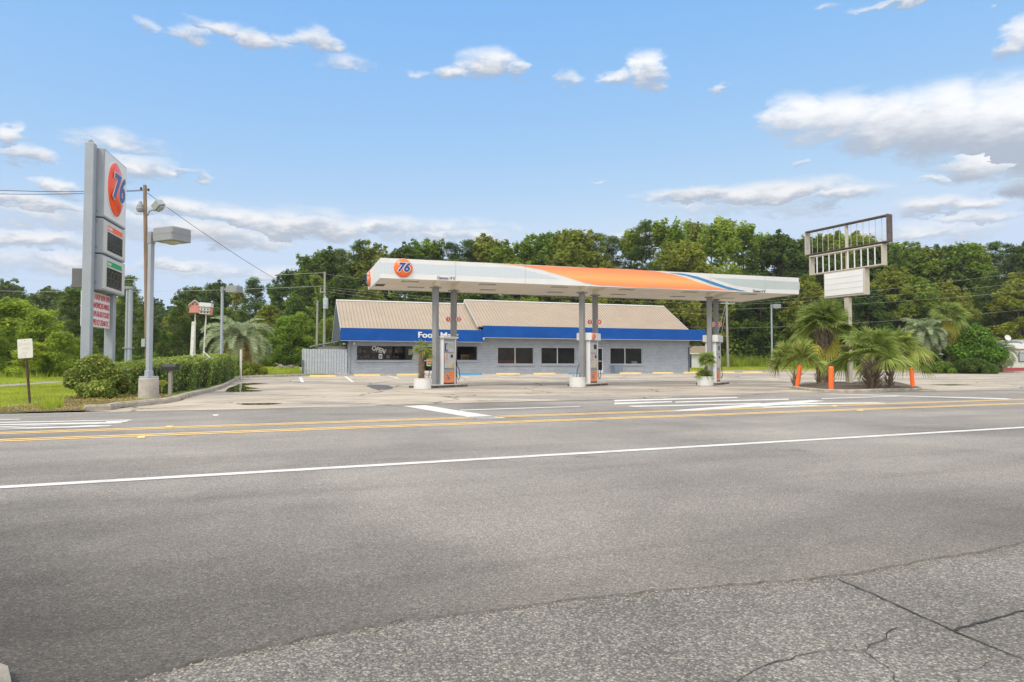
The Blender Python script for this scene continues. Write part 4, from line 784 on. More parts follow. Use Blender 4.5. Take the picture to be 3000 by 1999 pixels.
pp = thing('potted_shrub', 'bushy green plant with a small palm top in the planter by the last pump', 'plant', (8.68,30.7,.37))
m = MB(); m.tube([(0,0,0),(.05,0,.4),(.08,0,.82)], [.07,.05,.045], 8); m.build('stem', TRUNKP, pp)
m = MB()
for k in range(800):
    a = rg.uniform(0,6.28); e = rg.uniform(-.15,1.3); d_ = Vector((math.cos(a)*math.cos(e), math.sin(a)*math.cos(e), math.sin(e))); b = Vector((rg.uniform(-.12,.05),rg.uniform(-.1,.1),.02)); ln = rg.uniform(.3,.5); t = b+d_*ln+Vector((0,0,-.12*ln)); md = b+d_*ln*.5; s_ = d_.orthogonal().normalized()*.02
    m.add([b-s_*.4,b+s_*.4,md+s_,md-s_,t], [(0,1,2,3),(3,2,4)])
fan_crown(20,.17,.30,rg,-.45,.8,.4,15,.028,Vector((.08,0,.82)),m); m.build('foliage', L_FAN, pp, fix=False)

# ------------------------------------------------------------------ price sign on the left
SA = math.atan2(1.95, -.46); SX = Vector((math.cos(SA), math.sin(SA), 0))           # along the sign, away from the viewer
P0 = Vector((-11.73,19.5,0)); SF = SX.cross(Vector((0,0,1)))                        # SF: outward normal of the visible face
sg = thing('price_sign', 'tall grey roadside price sign with orange round number badge above two black price screens', 'price sign', P0-SF*.28+Vector((0,0,0)), SA)
zS = lambda py, Y=19.5: H+(1069-py)*Y/2000
W2 = .25; LN = 2.02
zt, zm1, zm2, zb = zS(428), zS(634), zS(741), zS(848)
m = MB(); m.bbox(-.27,-.03,-.07,.17,.0,zS(421),.015); m.build('pole', GALV, sg)
m = MB(); m.box(-.2,-.1,.0,.1,zS(421)+.002,zS(414)); m.tube([(-.15,.05,zS(414)),(-.15,.05,zS(413)+.03)],.02); m.build('pole_cap', GALV2, sg)
m = MB(); m.bbox(LN-.42,LN-.17,-.08,.17,.0,zb-.002,.015); m.build('pole', GALV, sg)
def cab(z0, z1, nm):
    m = MB(); m.bbox(0,LN,-W2,W2,z0,z1,.015); return m.build(nm, GALV, sg)
c1 = cab(zm1+.02,zt,'logo_cabinet'); c2_ = cab(zm2+.02,zm1-.02,'price_cabinet'); c3 = cab(zb,zm2-.02,'price_cabinet')
yF = -W2
m = MB(); m.box(.05,LN-.05,yF-.012,yF-.001,zm1+.07,zt-.05); fc = m.build('face_panel', WHITE, c1)
badge_r = .70
def badge2(par, loc, xdir, r):
    Mx = upright(loc, xdir); e = 1.155
    b = MB(); b.lathe([(0,.12),(r*.35,.115),(r*.7,.09),(r*.92,.05),(r,.02),(r,0),(0,0)], 44)
    Ms = Mx @ Matrix.Diagonal((1,e,1,1)); o = MB(); o.add(b.v,b.f,0,Ms); ob = o.build('logo_badge', ORANGE if False else mat('red_orange_enamel', (.80,.085,.02), .22, .03, 2), par, smooth=True)
    b = MB(); b.lathe([(r,.02),(r*1.05,.01),(r*1.05,-.0),(r,0)], 44); o = MB(); o.add(b.v,b.f,0,Ms); o.build('badge_rim', WHITE, ob)
    for nm, off, m_, z, ex in (('numeral_outline',.05,WHITE,.115,.008),('numeral',.012,NAVY,.130,.004)):
        vs, fs = text('76', r*1.5, ex, (off+.03)*r, .25); o = MB(); o.add([Vector((v.x-r*.12,v.y,v.z)) for v in vs], fs, 0, Mx @ Matrix.Translation((0,0,z))); o.build(nm, m_, ob)
badge2(fc, (LN*.465,yF-.012,(zt+zm1)/2+.02), (1,0,0), badge_r)
for cc, z0, z1, bm_, wd in ((c2_,zm2+.02,zm1-.02,ORANGE,'Regular'),(c3,zb,zm2-.02,GREEN,'Diesel')):
    hh = z1-z0; m = MB(); m.box(.04,LN-.04,yF-.012,yF-.001,z0+.04,z1-.04); fp = m.build('face_panel', OFFW, cc)
    m = MB(); m.box(.36,LN-.34,yF-.016,yF-.0125,z1-.28,z1-.13); bd = m.build('grade_band', bm_ if bm_ is GREEN else mat('band_orange', (.80,.12,.03), .4, .04, 2), fp)
    vs, fs = text(wd, .13, .001, .004, align='LEFT'); m = MB(); m.add(vs, fs, 0, upright((.39,yF-.0175,z1-.205),(1,0,0))); m.build('lettering', WHITE, bd)
    m = MB(); m.box(.36,LN-.34,yF-.022,yF-.0125,z0+.13,z1-.33); scn = m.build('screen', SCREEN, fp)
    m = MB(); dg = mat('unlit_segment', (.055,.055,.055), .5, .2, 30)
    for k in range(4):
        x0 = .44+k*.31
        for zq in (z0+.2, (z0+z1)/2-.12, z1-.42): m.box(x0,x0+.2,yF-.0235,yF-.0222,zq-.012,zq+.012)
        for xq in (x0-.03,x0+.2): m.box(xq,xq+.025,yF-.0235,yF-.0222,z0+.23,z1-.45)
    m.build('segments', dg, scn)
m = MB(); m.box(.1,.45,W2+.002,W2+.30,zb+.06,zb+.60); m.build('side_box', mat('side_box_grey', (.12,.122,.125), .6, .1, 5), sg)
for z in (zb+.2, zm2-.1, zm2+.15, zm1-.1, zm1+.15): 
    m = MB(); m.box(-.028,-.001,-.12,.2,z,z+.05); m.build('bracket', GALV2, sg)
# board hung between the poles
bn = thing('menu_board', 'white board with red capital letters hung between the poles of the price sign', 'board', sg.location, SA)
zt2, zb2 = zS(864,20.4), zS(961,20.4)
m = MB(); m.box(-.2,LN-.5,.185,.205,zb2,zt2); m.build('back_panel', WHITE, bn); m = MB(); m.box(.0,LN-.5,-.0,.02,zb2,zt2); bo = m.build('panel', WHITE, bn); bo.location = (0,0,0)
hgt = (zt2-zb2)/4
for k, s in enumerate(['H SHOP NOW OPEN','SANDWICHES-WINGS','SOUPS-SALADS-YOGURT','DIPPED ICE CREAM-ETC.']):
    vs, fs = text(s, hgt*.92, .002, .004, width=[1.26,1.36,1.46,1.44][k]); m = MB(); m.add(vs, fs, 0, upright((LN-.545-[1.26,1.36,1.46,1.44][k]/2-.02*(k%2), -.004, zt2-hgt*(k+.5)),(1,0,0))); m.build('lettering', mat('red_letter', (.55,.04,.06), .5, .15, 8), bo)

# ------------------------------------------------------------------ lamp posts
def lamp_post(px, py, Y, hz, label, head=1.0, ht=None, dirx=1.0, bs=.25, bh=.6, arm=.42, rot=0.0):
    p = at(px, py, Y); p.z = zg(p.x,p.y); t = thing('lamp_post', label, 'lamp post', p, rot, 'lamp posts of the forecourt')
    m = MB(); m.lathe([(0,-.1),(bs*1.03,-.1),(bs,.02),(bs*.97,bh-.03),(bs*.92,bh),(0,bh)] , 20); m.build('concrete_base', CONCB, t)
    m = MB(); m.bbox(-.17,.17,-.17,.17,bh+.001,bh+.05,.01); m.bbox(-.08,.08,-.08,.08,bh+.05,bh+.2,.01); m.build('base_plate', GALV, t)
    m = MB(); m.bbox(-.06,.06,-.06,.06,bh+.051,hz,.008); m.build('pole', GALV, t)
    m = MB(); m.bbox(-.075,.075,-.075,.075,hz-.28*head,hz+.03,.01); m.box(.07*dirx if dirx>0 else -arm, arm if dirx>0 else -.07, -.03,.03,hz-.16*head,hz-.06*head); m.build('arm', GALV2, t)
    q = dirx; L0, L1 = (arm, arm+.72*head) if q > 0 else (-arm-.72*head, -arm)
    m = MB(); hh = .36*head; m.bbox(L0,L1,-.3*head,.3*head,hz-.30*head,hz-.30*head+hh,.03)
    hd = m.build('lamp_head', GALV2 if head < 1.2 else GALV2, t)
    m = MB(); m.lathe([(0,-.07),(.1,-.06),(.2,-.02),(.24,.0)], 16); mm = MB(); mm.add(m.v,m.f,0,Matrix.Translation(((L0+L1)/2,0,hz-.30*head-.002))); mm.build('lens', mat('lamp_lens', (.5,.45,.32), .15, .05, 5), hd)
    m = MB(); m.box(L0-.004,L1+.004,-.304*head,.304*head,hz-.30*head+.17*head,hz-.30*head+.185*head); m.build('seam', mat('dark_seam', (.22,.22,.23), .5, .1, 4), hd); return t
lp = lamp_post(437, 1060, 18.15, 4.47, 'grey square lamp post on a concrete block beside the price sign and mailbox', rot=R(-24))
lamp_post(648.5, 1060, 38.8, 5.25, 'grey lamp post on a concrete block at the far end of the long hedge', rot=R(-14))
lamp_post(2262, 1060, 72, 7.0, 'distant pale lamp post standing in the grass strip beyond the forecourt', head=1.1, arm=.12, bs=.36, bh=.85, rot=R(8))
# old double pipe post behind the sign
pt = thing('pipe_post', 'grey post of two joined pipes rising behind the hedge right of the price sign', 'post', at(375.5,1060,24)); pt.location.z = zg(pt.location.x,pt.location.y)
m = MB(); m.cyl((-.075,0,0),(-.075,0,3.72),.05,n=12); m.cyl((.045,0,0),(.045,0,3.6),.075,n=12); m.build('pipe', GALV, pt)
m = MB(); m.box(-.16,.16,-.1,.1,1.52,1.56); m.box(-.14,.14,-.09,.09,3.62,3.7); m.build('clamp', GALV2, pt)

# ------------------------------------------------------------------ utility poles and wires
def upole(p, h, r0, r1, label, lean=(0,0), m_=WOOD):
    t = thing('utility_pole', label, 'utility pole', p, 0, 'wooden utility poles'); m = MB()
    m.tube([(0,0,-.2),(lean[0]*.5,lean[1]*.5,h*.5),(lean[0],lean[1],h)], [r0,(r0+r1)/2,r1], 10); m.build('pole', m_, t); return t
wp = at(424.5, 543, 33); wb = at(434, 1060, 33); up1 = upole((wb.x,wb.y,0), wp.z, .115, .085, 'brown wooden pole with two lamps behind the lamp post by the price sign', (wp.x-wb.x,0))
lx = wp.x-wb.x
m = MB(); a = at(432,633,33)-Vector(up1.location); b = at(468,620,33)-Vector(up1.location); m.tube([a,a+Vector((.12,-.05,.22)),(a+b)/2+Vector((0,-.1,.16)),b], .03, 8); m.build('bracket_arm', GALV2, up1)
m = MB(); fx = at(468,603,33)-Vector(up1.location); Mx = Matrix.Translation(fx+Vector((0,-.15,0))) @ Matrix.Rotation(R(-38),4,'Y') @ Matrix.Rotation(R(-20),4,'Z'); m.bbox(-.24,.24,-.2,.2,-.16,.16,.03,M=Mx); m.box(-.14,.14,-.14,.14,-.26,-.165,M=Mx); m.build('flood_light', STEEL, up1)
m = MB(); fx = at(414.5,606,33)-Vector(up1.location); Mx = Matrix.Translation(fx+Vector((0,-.1,-.1))); m.lathe([(0,.36),(.06,.34),(.1,.22),(.16,.12),(.17,.02),(.19,-.02),(.15,-.16),(.0,-.2)],14,M=Mx); m.tube([(.0,0,.15),(.2,.05,.2)],.02,6,M=Mx); m.build('yard_lamp', GALV2, up1)
m = MB(); fx = at(425.5,1003,33)-Vector(up1.location); m.bbox(fx.x-.09,fx.x+.09,-.2,-.05,fx.z-.22,fx.z+.16,.01); m.build('meter_box', STEEL, up1)
m = MB(); fx = at(417,553,33)-Vector(up1.location); m.cyl(fx+Vector((-.06,0,-.05)),fx+Vector((-.06,0,.06)),.05,n=8); m.cyl(fx+Vector((.3,0,-.12)),fx+Vector((.3,0,.0)),.05,n=8); m.tube([fx+Vector((-.1,0,0)),fx+Vector((.32,0,-.05))],.015,5); m.build('insulator', BLACK, up1)
p2 = at(949.5,1025,70); up2 = upole((p2.x,p2.y,zg(p2.x,p2.y)), at(948,797,70).z-zg(p2.x,p2.y), .14, .10, 'tall grey utility pole with a transformer left of the store roof', m_=GWOOD)
def rel(o, px, py, Y): return at(px,py,Y)-Vector(o.location)
c = rel(up2,954,889,69.6); m = MB(); m.lathe([(0,-.55),(.26,-.55),(.26,.45),(.2,.52),(0,.52)],14,M=Matrix.Translation(c)); m.cyl(c+Vector((.0,0,.5)),c+Vector((0,0,.75)),.05,n=8); m.build('transformer', CERAM, up2)
c = rel(up2,950,855,70); m = MB(); m.box(-.45,.15,-.2,-.1,c.z-.1,c.z+.0); m.cyl((-.4,-.15,c.z),(-.4,-.15,c.z+.3),.05,n=6); m.build('cutout_arm', STEEL, up2)
p3 = at(927,1025,66); up3 = upole((p3.x,p3.y,zg(p3.x,p3.y)), at(930.5,882,66).z-zg(p3.x,p3.y), .11, .09, 'short wooden pole just left of the transformer pole', (at(930.5,882,66).x-p3.x,0), GWOOD)
p4 = at(2133,1045,84); up4 = upole((p4.x,p4.y,zg(p4.x,p4.y)), 10.2, .15, .11, 'wooden utility pole beside the last canopy columns in front of the woods', (-.15,0), GWOOD)
for zz_ in (8.6, 7.8): m = MB(); m.box(-.9,.9,-.15,-.05,zz_,zz_+.12); m.build('crossarm', STEEL, up4)
m = MB(); m.tube([(-.1,0,8.2),(-2.4,-.5,.3)], .025, 5); m.build('guy_wire', GALV, up4)
m = MB(); m.tube([(-.05,0,7.6),(-1.5,.3,.3)], .025, 5); m.build('guy_wire', GALV, up4)
WIRE = mat('aluminium_wire', (.50,.50,.45), .5, .1, 4); WIREB = mat('black_wire', (.05,.05,.05), .6, .1, 4)
def wire(a, b, sag, label, m_, r=.018, n=16, group='overhead wires'):
    a = Vector(a); b = Vector(b); pts = [a.lerp(b,k/n)-Vector((0,0,sag*4*(k/n)*(1-k/n))) for k in range(n+1)]
    o = MB(); o.tube(pts, r, 5); tag(o.build('overhead_wire', m_), label, 'wire', group)
pole1 = at(419,556,33)
wire(at(-700,500,26), at(418,557,33), .35, 'upper black wire entering at the far left behind the price sign', WIREB, .014)
wire(at(-700,516,26), at(419,559,33), .40, 'lower black wire entering at the far left behind the price sign', WIREB, .014)
wire(at(432,566,33), BW(-.4,2.2)+Vector((0,0,5.1)), .45, 'thin wire sloping down from the brown pole to the store gable', WIREB, .013)
tops = [(948,803),(949,842),(949,849),(949,855)]
for k, (py1, py2, lab) in enumerate([(803,890,'topmost pale wire from the transformer pole towards the right pole'),(840,905,'second pale wire from the transformer pole towards the right pole'),(846,920,'third pale wire from the transformer pole towards the right pole'),(853,962,'lowest pale wire from the transformer pole towards the right pole')]):
    wire(at(949,py1,70), at(2131,py2,84), .7, lab, WIRE, .006)
for k, (py1, py2, lab) in enumerate([(890,775,'topmost pale wire crossing the woods at right'),(893,812,'second pale wire crossing the woods at right'),(906,838,'third pale wire crossing the woods at right'),(962,893,'lowest pale wire crossing in front of the palms at right')]):
    wire(at(2131,py1,84), at(3150,py2,66), .4, lab, WIRE, .006)
for py1, py2, lab in ((799,815,'pale wire leaving the transformer pole leftwards at its top'),(838,846,'pale wire leaving the transformer pole leftwards above the transformer')):
    wire(at(-200,py2,84), at(949,py1,70), .5, lab, WIRE, .014)

# ------------------------------------------------------------------ small things on the left verge
ds = at(74,1108,16.4); ds.z = .05
t = thing('delivery_sign', 'small faded white road sign on a leaning rusty post at far left', 'road sign', ds)
m = MB(); q0 = at(88,1188,16.4)-ds; q1 = at(77,1045,16.4)-ds; m.tube([q0,q1,q1+(q1-q0)*.25], .028, 6); m.build('post', RUST, t)
c = at(77,1021.5,16.4)-ds+Vector((0,-.035,0)); Mx = frame(c,(1,0,0),(0,-1,0)) @ Matrix.Rotation(R(4),4,'Z')
def rrect(w_,h_,r_,n=5):
    o = []
    for cx,cy,a0 in ((w_-r_,h_-r_,0),(-w_+r_,h_-r_,90),(-w_+r_,-h_+r_,180),(w_-r_,-h_+r_,270)):
        for k in range(n+1): a = R(a0+90*k/n); o.append((cx+r_*math.cos(a),cy+r_*math.sin(a)))
    return o
P = rrect(.18,.23,.03); m = MB(); n_ = len(P); m.add([(x,y,0) for x,y in P]+[(x,y,.006) for x,y in P],[tuple(range(n_-1,-1,-1)),tuple(range(n_,2*n_))]+[(k,(k+1)%n_,n_+(k+1)%n_,n_+k) for k in range(n_)],0,Mx)
pl = m.build('sign_plate', TAUPE, t)
for k, s in enumerate(['DELIVERY','TRUCKS','ONLY']):
    vs, fs = text(s,.075,.0006,.002,width=[.29,.22,.15][k]); m = MB(); m.add(vs,fs,0,Mx @ Matrix.Translation((0,.10-k*.105,.0075))); m.build('lettering', FADED, pl)
m = MB()
for yy in (.19,-.175): m.cyl((0,yy,.0065),(0,yy,.012),.009,n=8,M=Mx)
m.build('bolt', BLACK, pl)
# mailbox
mbp = gnd(498.5,1164); t = thing('mailbox', 'black mailbox on a weathered wooden post beside the hedge', 'mailbox', mbp, R(-6))
m = MB(); m.bbox(-.045,.045,-.045,.045,-.1,.78,.006); m.build('post', GWOOD, t)
m = MB(); prof = [(-.1,0),(.1,0),(.1,.09)]+[(.1*math.cos(R(a)),.09+.1*math.sin(R(a))) for a in range(15,180,15)]+[(-.1,.09)]
m.prism(prof,-.215,.215,M=Matrix.Translation((0,0,.785)) @ Matrix.Rotation(R(90),4,'Z')); bx = m.build('box', BLACK, t); m = MB(); m.box(.2151,.222,-.09,.09,.80,.955); m.build('door', BLACK, bx)
# birdhouses
def bh(px, pyb, pyt, Y, label, lean, two=False):
    b = at(px,1060,Y); zt_ = at(px,pyb,Y).z; t = thing('birdhouse', label, 'birdhouse', (b.x,b.y,zg(b.x,b.y)), 0, 'birdhouses on poles')
    tx = at(lean,pyb,Y).x-b.x; ztl = zt_-zg(b.x,b.y); m = MB(); m.tube([(0,0,-.1),(tx,0,ztl)], .035, 8); m.build('pole', OFFW, t)
    Mx = Matrix.Translation((tx,0,ztl)) @ Matrix.Rotation(R(4 if two else 0),4,'Y') @ Matrix.Rotation(R(8 if two else 18),4,'Z')
    if not two:
        m = MB(); m.prism([(-.22,0),(.2,0),(.2,.34),(0,.5),(-.2,.34),(-.22,.2)],-.2,.2,M=Mx); m.box(-.27,.25,-.23,.23,-.02,-.001,M=Mx); bd = m.build('house', PINKB, t)
        m = MB(); m.prism([(-.26,.33),(0,.56),(.3,.30),(.3,.27),(0,.525),(-.26,.30)],-.26,.26,M=Mx); m.build('roof', PINKR, bd)
        m = MB()
        for x in (-.08,.08): m.cyl((x,-.203,.36),(x,-.2005,.36),.035,n=10,M=Mx)
        m.build('entrance_hole', BLACK, bd)
    else:
        m = MB(); m.box(-.24,.22,-.2,.2,0,.34,M=Mx); bd = m.build('house', PINKB, t); m = MB(); m.box(-.235,.2,-.206,-.2005,.02,.32,M=Mx); m.build('front_panel', WHITE, bd)
        m = MB(); m.prism([(-.27,.33),(.25,.33),(.23,.52),(-.25,.52)],-.27,-.245,M=Mx @ Matrix.Rotation(0,4,'X')); m.box(-.27,.25,-.27,.27,.341,.36,M=Mx); m.box(-.25,.23,-.245,.2,.36,.52,M=Mx); m.build('roof', PINKR, bd)
        m = MB()
        for z in (.08,.22):
            for x in (-.16,-.02,.12): m.cyl((x,-.211,z),(x,-.2065,z),.035,n=10,M=Mx)
        m.build('entrance_hole', BLACK, bd); m = MB(); m.box(-.26,.24,-.28,-.2,.145,.16,M=Mx); m.build('ledge', BLACK, bd)
bh(570,916,884,31,'pink wooden birdhouse with curled pale roof on an upright pole',572); bh(592,922,892,31,'birdhouse with white front and two rows of holes on a leaning pole',604,True)
q = at(559.5,1060,30); o = MB(); o.bbox(-.075,.075,-.06,.06,0,at(559,943,30).z,.01); o = o.build('white_post', mat('peeling_white', (.62,.6,.56), .8, .1, 8, dirt=.5, dcol=(.25,.2,.17))); o.location = (q.x,q.y,0); o.rotation_euler.y = R(2); tag(o,'short white peeling post beside the pink birdhouse pole','post')
q = gnd(705,1112,.0); o = MB(); o.bbox(-.05,.05,-.05,.05,0,at(705,1024,q.y).z-q.z,.01); o = o.build('marker_post', MATS['peeling_white']); o.location = q; tag(o,'thin white post at the kerb corner in front of the pindo palm','post')
t = MB(); t.tube([at(560,1072,28),at(616,1049,27),at(596,1030,29)],[.03,.03,.018],6); tag(t.build('broken_pipe', OFFW),'bent white pipe lying over the top of the long hedge','pipe')

# ------------------------------------------------------------------ empty pole sign at right
EP = Vector((14.8,30,0)); EX = Vector((.432,-.902,0)).normalized(); EF = math.atan2(EX.y,EX.x)     # local +x towards the viewer's right
es = thing('empty_sign', 'tall empty sign with two bare frames over a blank white panel among the palms', 'sign frame', EP+Vector((0,0,zg(14.8,30))), EF)
zE = lambda py, px=2487: None
def ez(px, py):                         # (local x, z) on the sign's mid plane
    r = ray(px,py); n_ = EX.cross(Vector((0,0,1))); o_ = Vector((0,0,H)); k = (EP-o_).dot(n_)/r.dot(n_); p = o_+r*k; return (p-EP).dot(EX), p.z
def S(px, py, s=.3268): return ez(2340+px/5.226, 600+py/5.226)
TH = .165
m = MB(); m.bbox(-.11,.11,-.11,.11,0,S(760,1430)[1]+.02,.01); m.build('pole', CREAM, es)
xl, z1 = S(135,420); xr, z2 = S(1380,150); zT = (z1+z2)/2; _, zB = S(1385,575); zB = (zB+S(140,780)[1])/2
m = MB(); m.box(xl,xr,-TH,TH,zT-.045,zT); m.box(xl,xr,-TH,TH,zB,zB+.04); m.box(xr,xr+.03,-TH,TH,zB,zT); m.box(xr-.0,xr+.028,-TH-.01,TH+.01,zB-.02,zT+.02); m.build('upper_frame', DARKFR, es)
m = MB(); m.box(xl-.03,xl-.001,-TH,TH,zB,zT-.02); m.build('upper_end_plate', CREAM, es)
m = MB(); m.box(xl+.0,xl+.004,-.1,.06,zB+.3,zT-.45); m.build('access_hatch', STEEL, es)
m = MB(); m.tube([(0,0,S(760,1430)[1]+.021),(0,0,zT-.075)], .065, 10); m.build('inner_pipe', CREAM, es)
for k in range(13):
    x = xl+(xr-xl)*(k+1)/14
    m = MB(); m.tube([(x,-.05,zT-.07),(x+random.uniform(-.01,.01),-.05,zB+.061)], .011, 5); m.build('wire_rod', CREAM, es)
xl2, a_ = S(205,790); xr2, b_ = S(1300,605); zT2 = min((a_+b_)/2, zB-.005); zB2 = (S(210,1080)[1]+S(1300,930)[1])/2
m = MB(); m.box(xl2,xr2,-TH,TH,zT2-.05,zT2); m.box(xl2,xr2,-TH,TH,zB2,zB2+.05); m.box(xr2,xr2+.03,-TH,TH,zB2,zT2); m.box(xl2-.03,xl2,-TH,TH,zB2,zT2); m.build('lower_frame', CREAM, es)
for k in range(10):
    x = xl2+.18+(xr2-xl2-.3)*(k+.6)/10.2; m = MB(); m.box(x-.021,x+.021,-.14,-.11,zB2+.051,zT2-.051); m.build('mullion', WHITE, es)
xl3, a_ = S(420,1050); xr3, b_ = S(1045,980); zT3 = min((a_+b_)/2, zB2-.006); zB3 = (S(430,1430)[1]+S(1045,1385)[1])/2
m = MB(); m.bbox(xl3,xr3,-TH,TH,zB3,zT3,.015); cb_ = m.build('panel_cabinet', CREAM, es)
m = MB(); m.bbox(xl3+.06,xr3-.06,-TH-.03,-TH-.001,zB3+.08,zT3-.05,.01); pf = m.build('blank_panel', WHITE, cb_)
m = MB()
for k in range(3): z = zB3+.1+(zT3-zB3-.15)*(k+1)/4; m.box(xl3+.07,xr3-.07,-TH-.036,-TH-.0302,z-.012,z+.012)
m.build('letter_rail', OFFW, pf)

# planted island, bollards
isl = [gnd(*p) for p in [(2314,1139),(2360,1145),(2413,1150),(2495,1151.4),(2560,1149.5),(2607,1147),(2703,1145.3),(2695,1140),(2628,1123),(2560,1121),(2485,1123.5),(2399,1124),(2345,1129)]]
k = MB(); k.sweep(isl+[isl[0]], .14, .11, side=1); tag(k.build('island_kerb', CONC), kind='structure')
ctr = sum((p for p in isl), Vector())/len(isl); m = MB(); rings = []
for f, z in ((.985,.05),(.8,.10),(.5,.15),(.0,.17)):
    for p in isl: q = ctr+(p-ctr)*f; m.v.append(Vector((q.x,q.y,z+random.uniform(-.012,.012))))
n_ = len(isl)
for a in range(3):
    for b in range(n_): m.f.append([a*n_+b,a*n_+(b+1)%n_,(a+1)*n_+(b+1)%n_,(a+1)*n_+b]); m.m.append(0)
tag(m.build('mulch_bed', MULCH, smooth=True), kind='structure')
for px0,py0,px1,py1,Y,lab in ((2334.5,1140,2344,1070,27.2,'orange bollard leaning right at the left corner of the palm bed'),(2435,1148.5,2435,1074,23.9,'orange bollard standing upright at the front of the palm bed'),(2551,1110,2547.5,1072.5,30.5,'orange bollard mostly hidden behind the spiky palm bases'),(2675,1138,2669,1076.5,27.8,'orange bollard leaning left at the right corner of the palm bed')):
    b = at(px0,py0,Y); a = at(px1,py1,Y); b.z = max(b.z-.05,-.05) if b.z > 0 else b.z
    m = MB(); d = (a-b).normalized(); r_ = .083; m.tube([b-d*.1,b+d*.2,a-d*.05,a-d*.02,a],[r_,r_,r_,r_*.86,r_*.5],16); o = m.build('bollard', BOLL, smooth=False); tag(o,lab,'bollard','orange bollards round the palm bed')

# ------------------------------------------------------------------ palms
def palm(name, label, base, trunk_h, r0, r1, fronds, leafm, lean=(0,0), nboots=0, bootln=.2, skirt=0, skm=None, seed=1, cat='palm', group=None, fdrop=.5, pet=.5, fl=.9, lo=-.7, nl=26, fw=.022, bo=.5):
    g = random.Random(seed); t = thing(name, label, cat, base, 0, group); top = Vector((lean[0],lean[1],trunk_h))
    m = MB(); m.tube([(0,0,-.1),top*.5+Vector((lean[0]*-.12,0,0)),top],[r0,(r0+r1)/2,r1],12); tk = m.build('trunk', TRUNKP, t)
    if nboots: b = MB(); boots(b,trunk_h,r0,r1,nboots,g,bootln*1.2,.062,bo); b.build('boots', BOOT, tk)
    m = fan_crown(fronds,pet,fl,g,lo,1.4,fdrop,nl,fw,top); m.build('crown', leafm, t, fix=False)
    if skirt: m = fan_crown(skirt,pet*.8,fl*.75,g,-1.35,-.55,1.0,14,fw,top-Vector((0,0,.12))); m.build('dead_fronds', skm or L_DEAD, t, fix=False)
    return t
pb = at(2417,1128,30); palm('sabal_palm','big fan palm with thick spiky trunk left of the empty sign pole',(pb.x,pb.y,.08),2.4,.29,.27,34,L_FAN,(0,0),240,.26,6,L_FANY,3,pet=.74,fl=.80,lo=.08,nl=34,fw=.034,fdrop=.34)
pb = at(2331,1137,27.4); palm('sabal_palm','small trunkless fan palm on thin stalks beside the leaning bollard',(pb.x,pb.y,.08),.2,.06,.05,16,L_FAN,(.0,0),14,.35,0,None,4,pet=1.3,fl=.70,lo=.85,nl=28,fw=.028,fdrop=.38)
pb = at(2556,1143,24.6); palm('sabal_palm','fan palm with spiky base in the front of the bed, right of the sign pole',(pb.x,pb.y,.08),.85,.15,.10,21,L_FAN,(-.05,0),95,.34,0,None,5,pet=.95,fl=.74,lo=.34,nl=30,fw=.028,bo=.9,fdrop=.42)
pb = at(2606,1139,25.8); palm('sabal_palm','slender fan palm rising just right of the spiky palm base in the bed',(pb.x,pb.y,.08),1.2,.085,.08,17,L_FAN,(.22,0),30,.2,0,None,6,pet=.7,fl=.78,lo=-.1,nl=28,fw=.028,fdrop=.5)
pb = at(2785,1075,66); palm('sabal_palm','tall fan palm with yellow dead fronds beyond the forecourt at right',(pb.x,pb.y,zg(pb.x,pb.y)),5.4,.3,.26,38,L_FAN,(0,0),60,.4,34,L_FANY,7,pet=.95,fl=1.1,lo=-.2,nl=22,fw=.05)
def pinnate(mb, base, a, elv, ln, g, wd=.02, lf=.5, arch=1.3, n=30):
    p = Vector(base); h = Vector((math.cos(a),math.sin(a),0)); e = elv; st = ln/n; pts = [p.copy()]; ds_ = []
    for k in range(n):
        d = h*math.cos(e)+Vector((0,0,1))*math.sin(e); p = p+d*st; pts.append(p.copy()); ds_.append(d); e -= arch*.85/n*(1.0+k/n*1.2)
    mb.tube(pts,[.03*(1-.8*k/n) for k in range(n+1)],4)
    sdv = Vector((-h.y,h.x,0))
    for k in range(2,n):
        d = ds_[k-1]; up = sdv.cross(d)*-1 if False else d.cross(sdv)*-1
        if up.z < 0: up = -up
        L2 = lf*math.sin(math.pi*(.12+.86*k/n))**.6
        for s in (-1,1):
            for j in (0,.5):
                o = pts[k]+d*st*j; q = (sdv*s*.8+d*.55+up*g.uniform(.25,.75)).normalized(); m1_ = o+q*L2*.5+Vector((0,0,-.02)); t_ = o+q*L2*g.uniform(.85,1.1)+Vector((0,0,-.16*L2)); w2 = d*wd
                mb.add([o-w2*.6,o+w2*.6,m1_+w2,m1_-w2,t_],[(0,1,2,3),(3,2,4)])
def pindo(label, base, th, nf, ln, seed, skirt=0, lf=.5, wd=.02, group='silvery pindo palms'):
    g = random.Random(seed); t = thing('pindo_palm', label, 'palm', base, 0, group); m = MB(); m.tube([(0,0,-.1),(0,0,th)],[.34,.3],12); tk = m.build('trunk', TRUNKP, t); b = MB(); boots(b,th,.34,.3,70,g,.35,.06); b.build('boots', BOOT, tk)
    m = MB()
    for k in range(nf): f = (k+.5)/nf; pinnate(m,Vector((0,0,th)),k*2.39996,-.15+1.45*f+g.uniform(-.1,.1),ln*g.uniform(.85,1.1)*(1-.12*f),g,wd,lf,(1.1+.9*(1-f))*g.uniform(.85,1.2))
    m.build('crown', L_PIN, t, fix=False)
    if skirt:
        m = MB()
        for k in range(skirt): pinnate(m,Vector((0,0,th-.1)),k*2.39996+.4,-.5+g.uniform(-.4,.3),ln*g.uniform(.6,.85),g,wd*.8,lf*.7,1.2)
        m.build('dead_fronds', L_DEAD, t, fix=False)
    return t
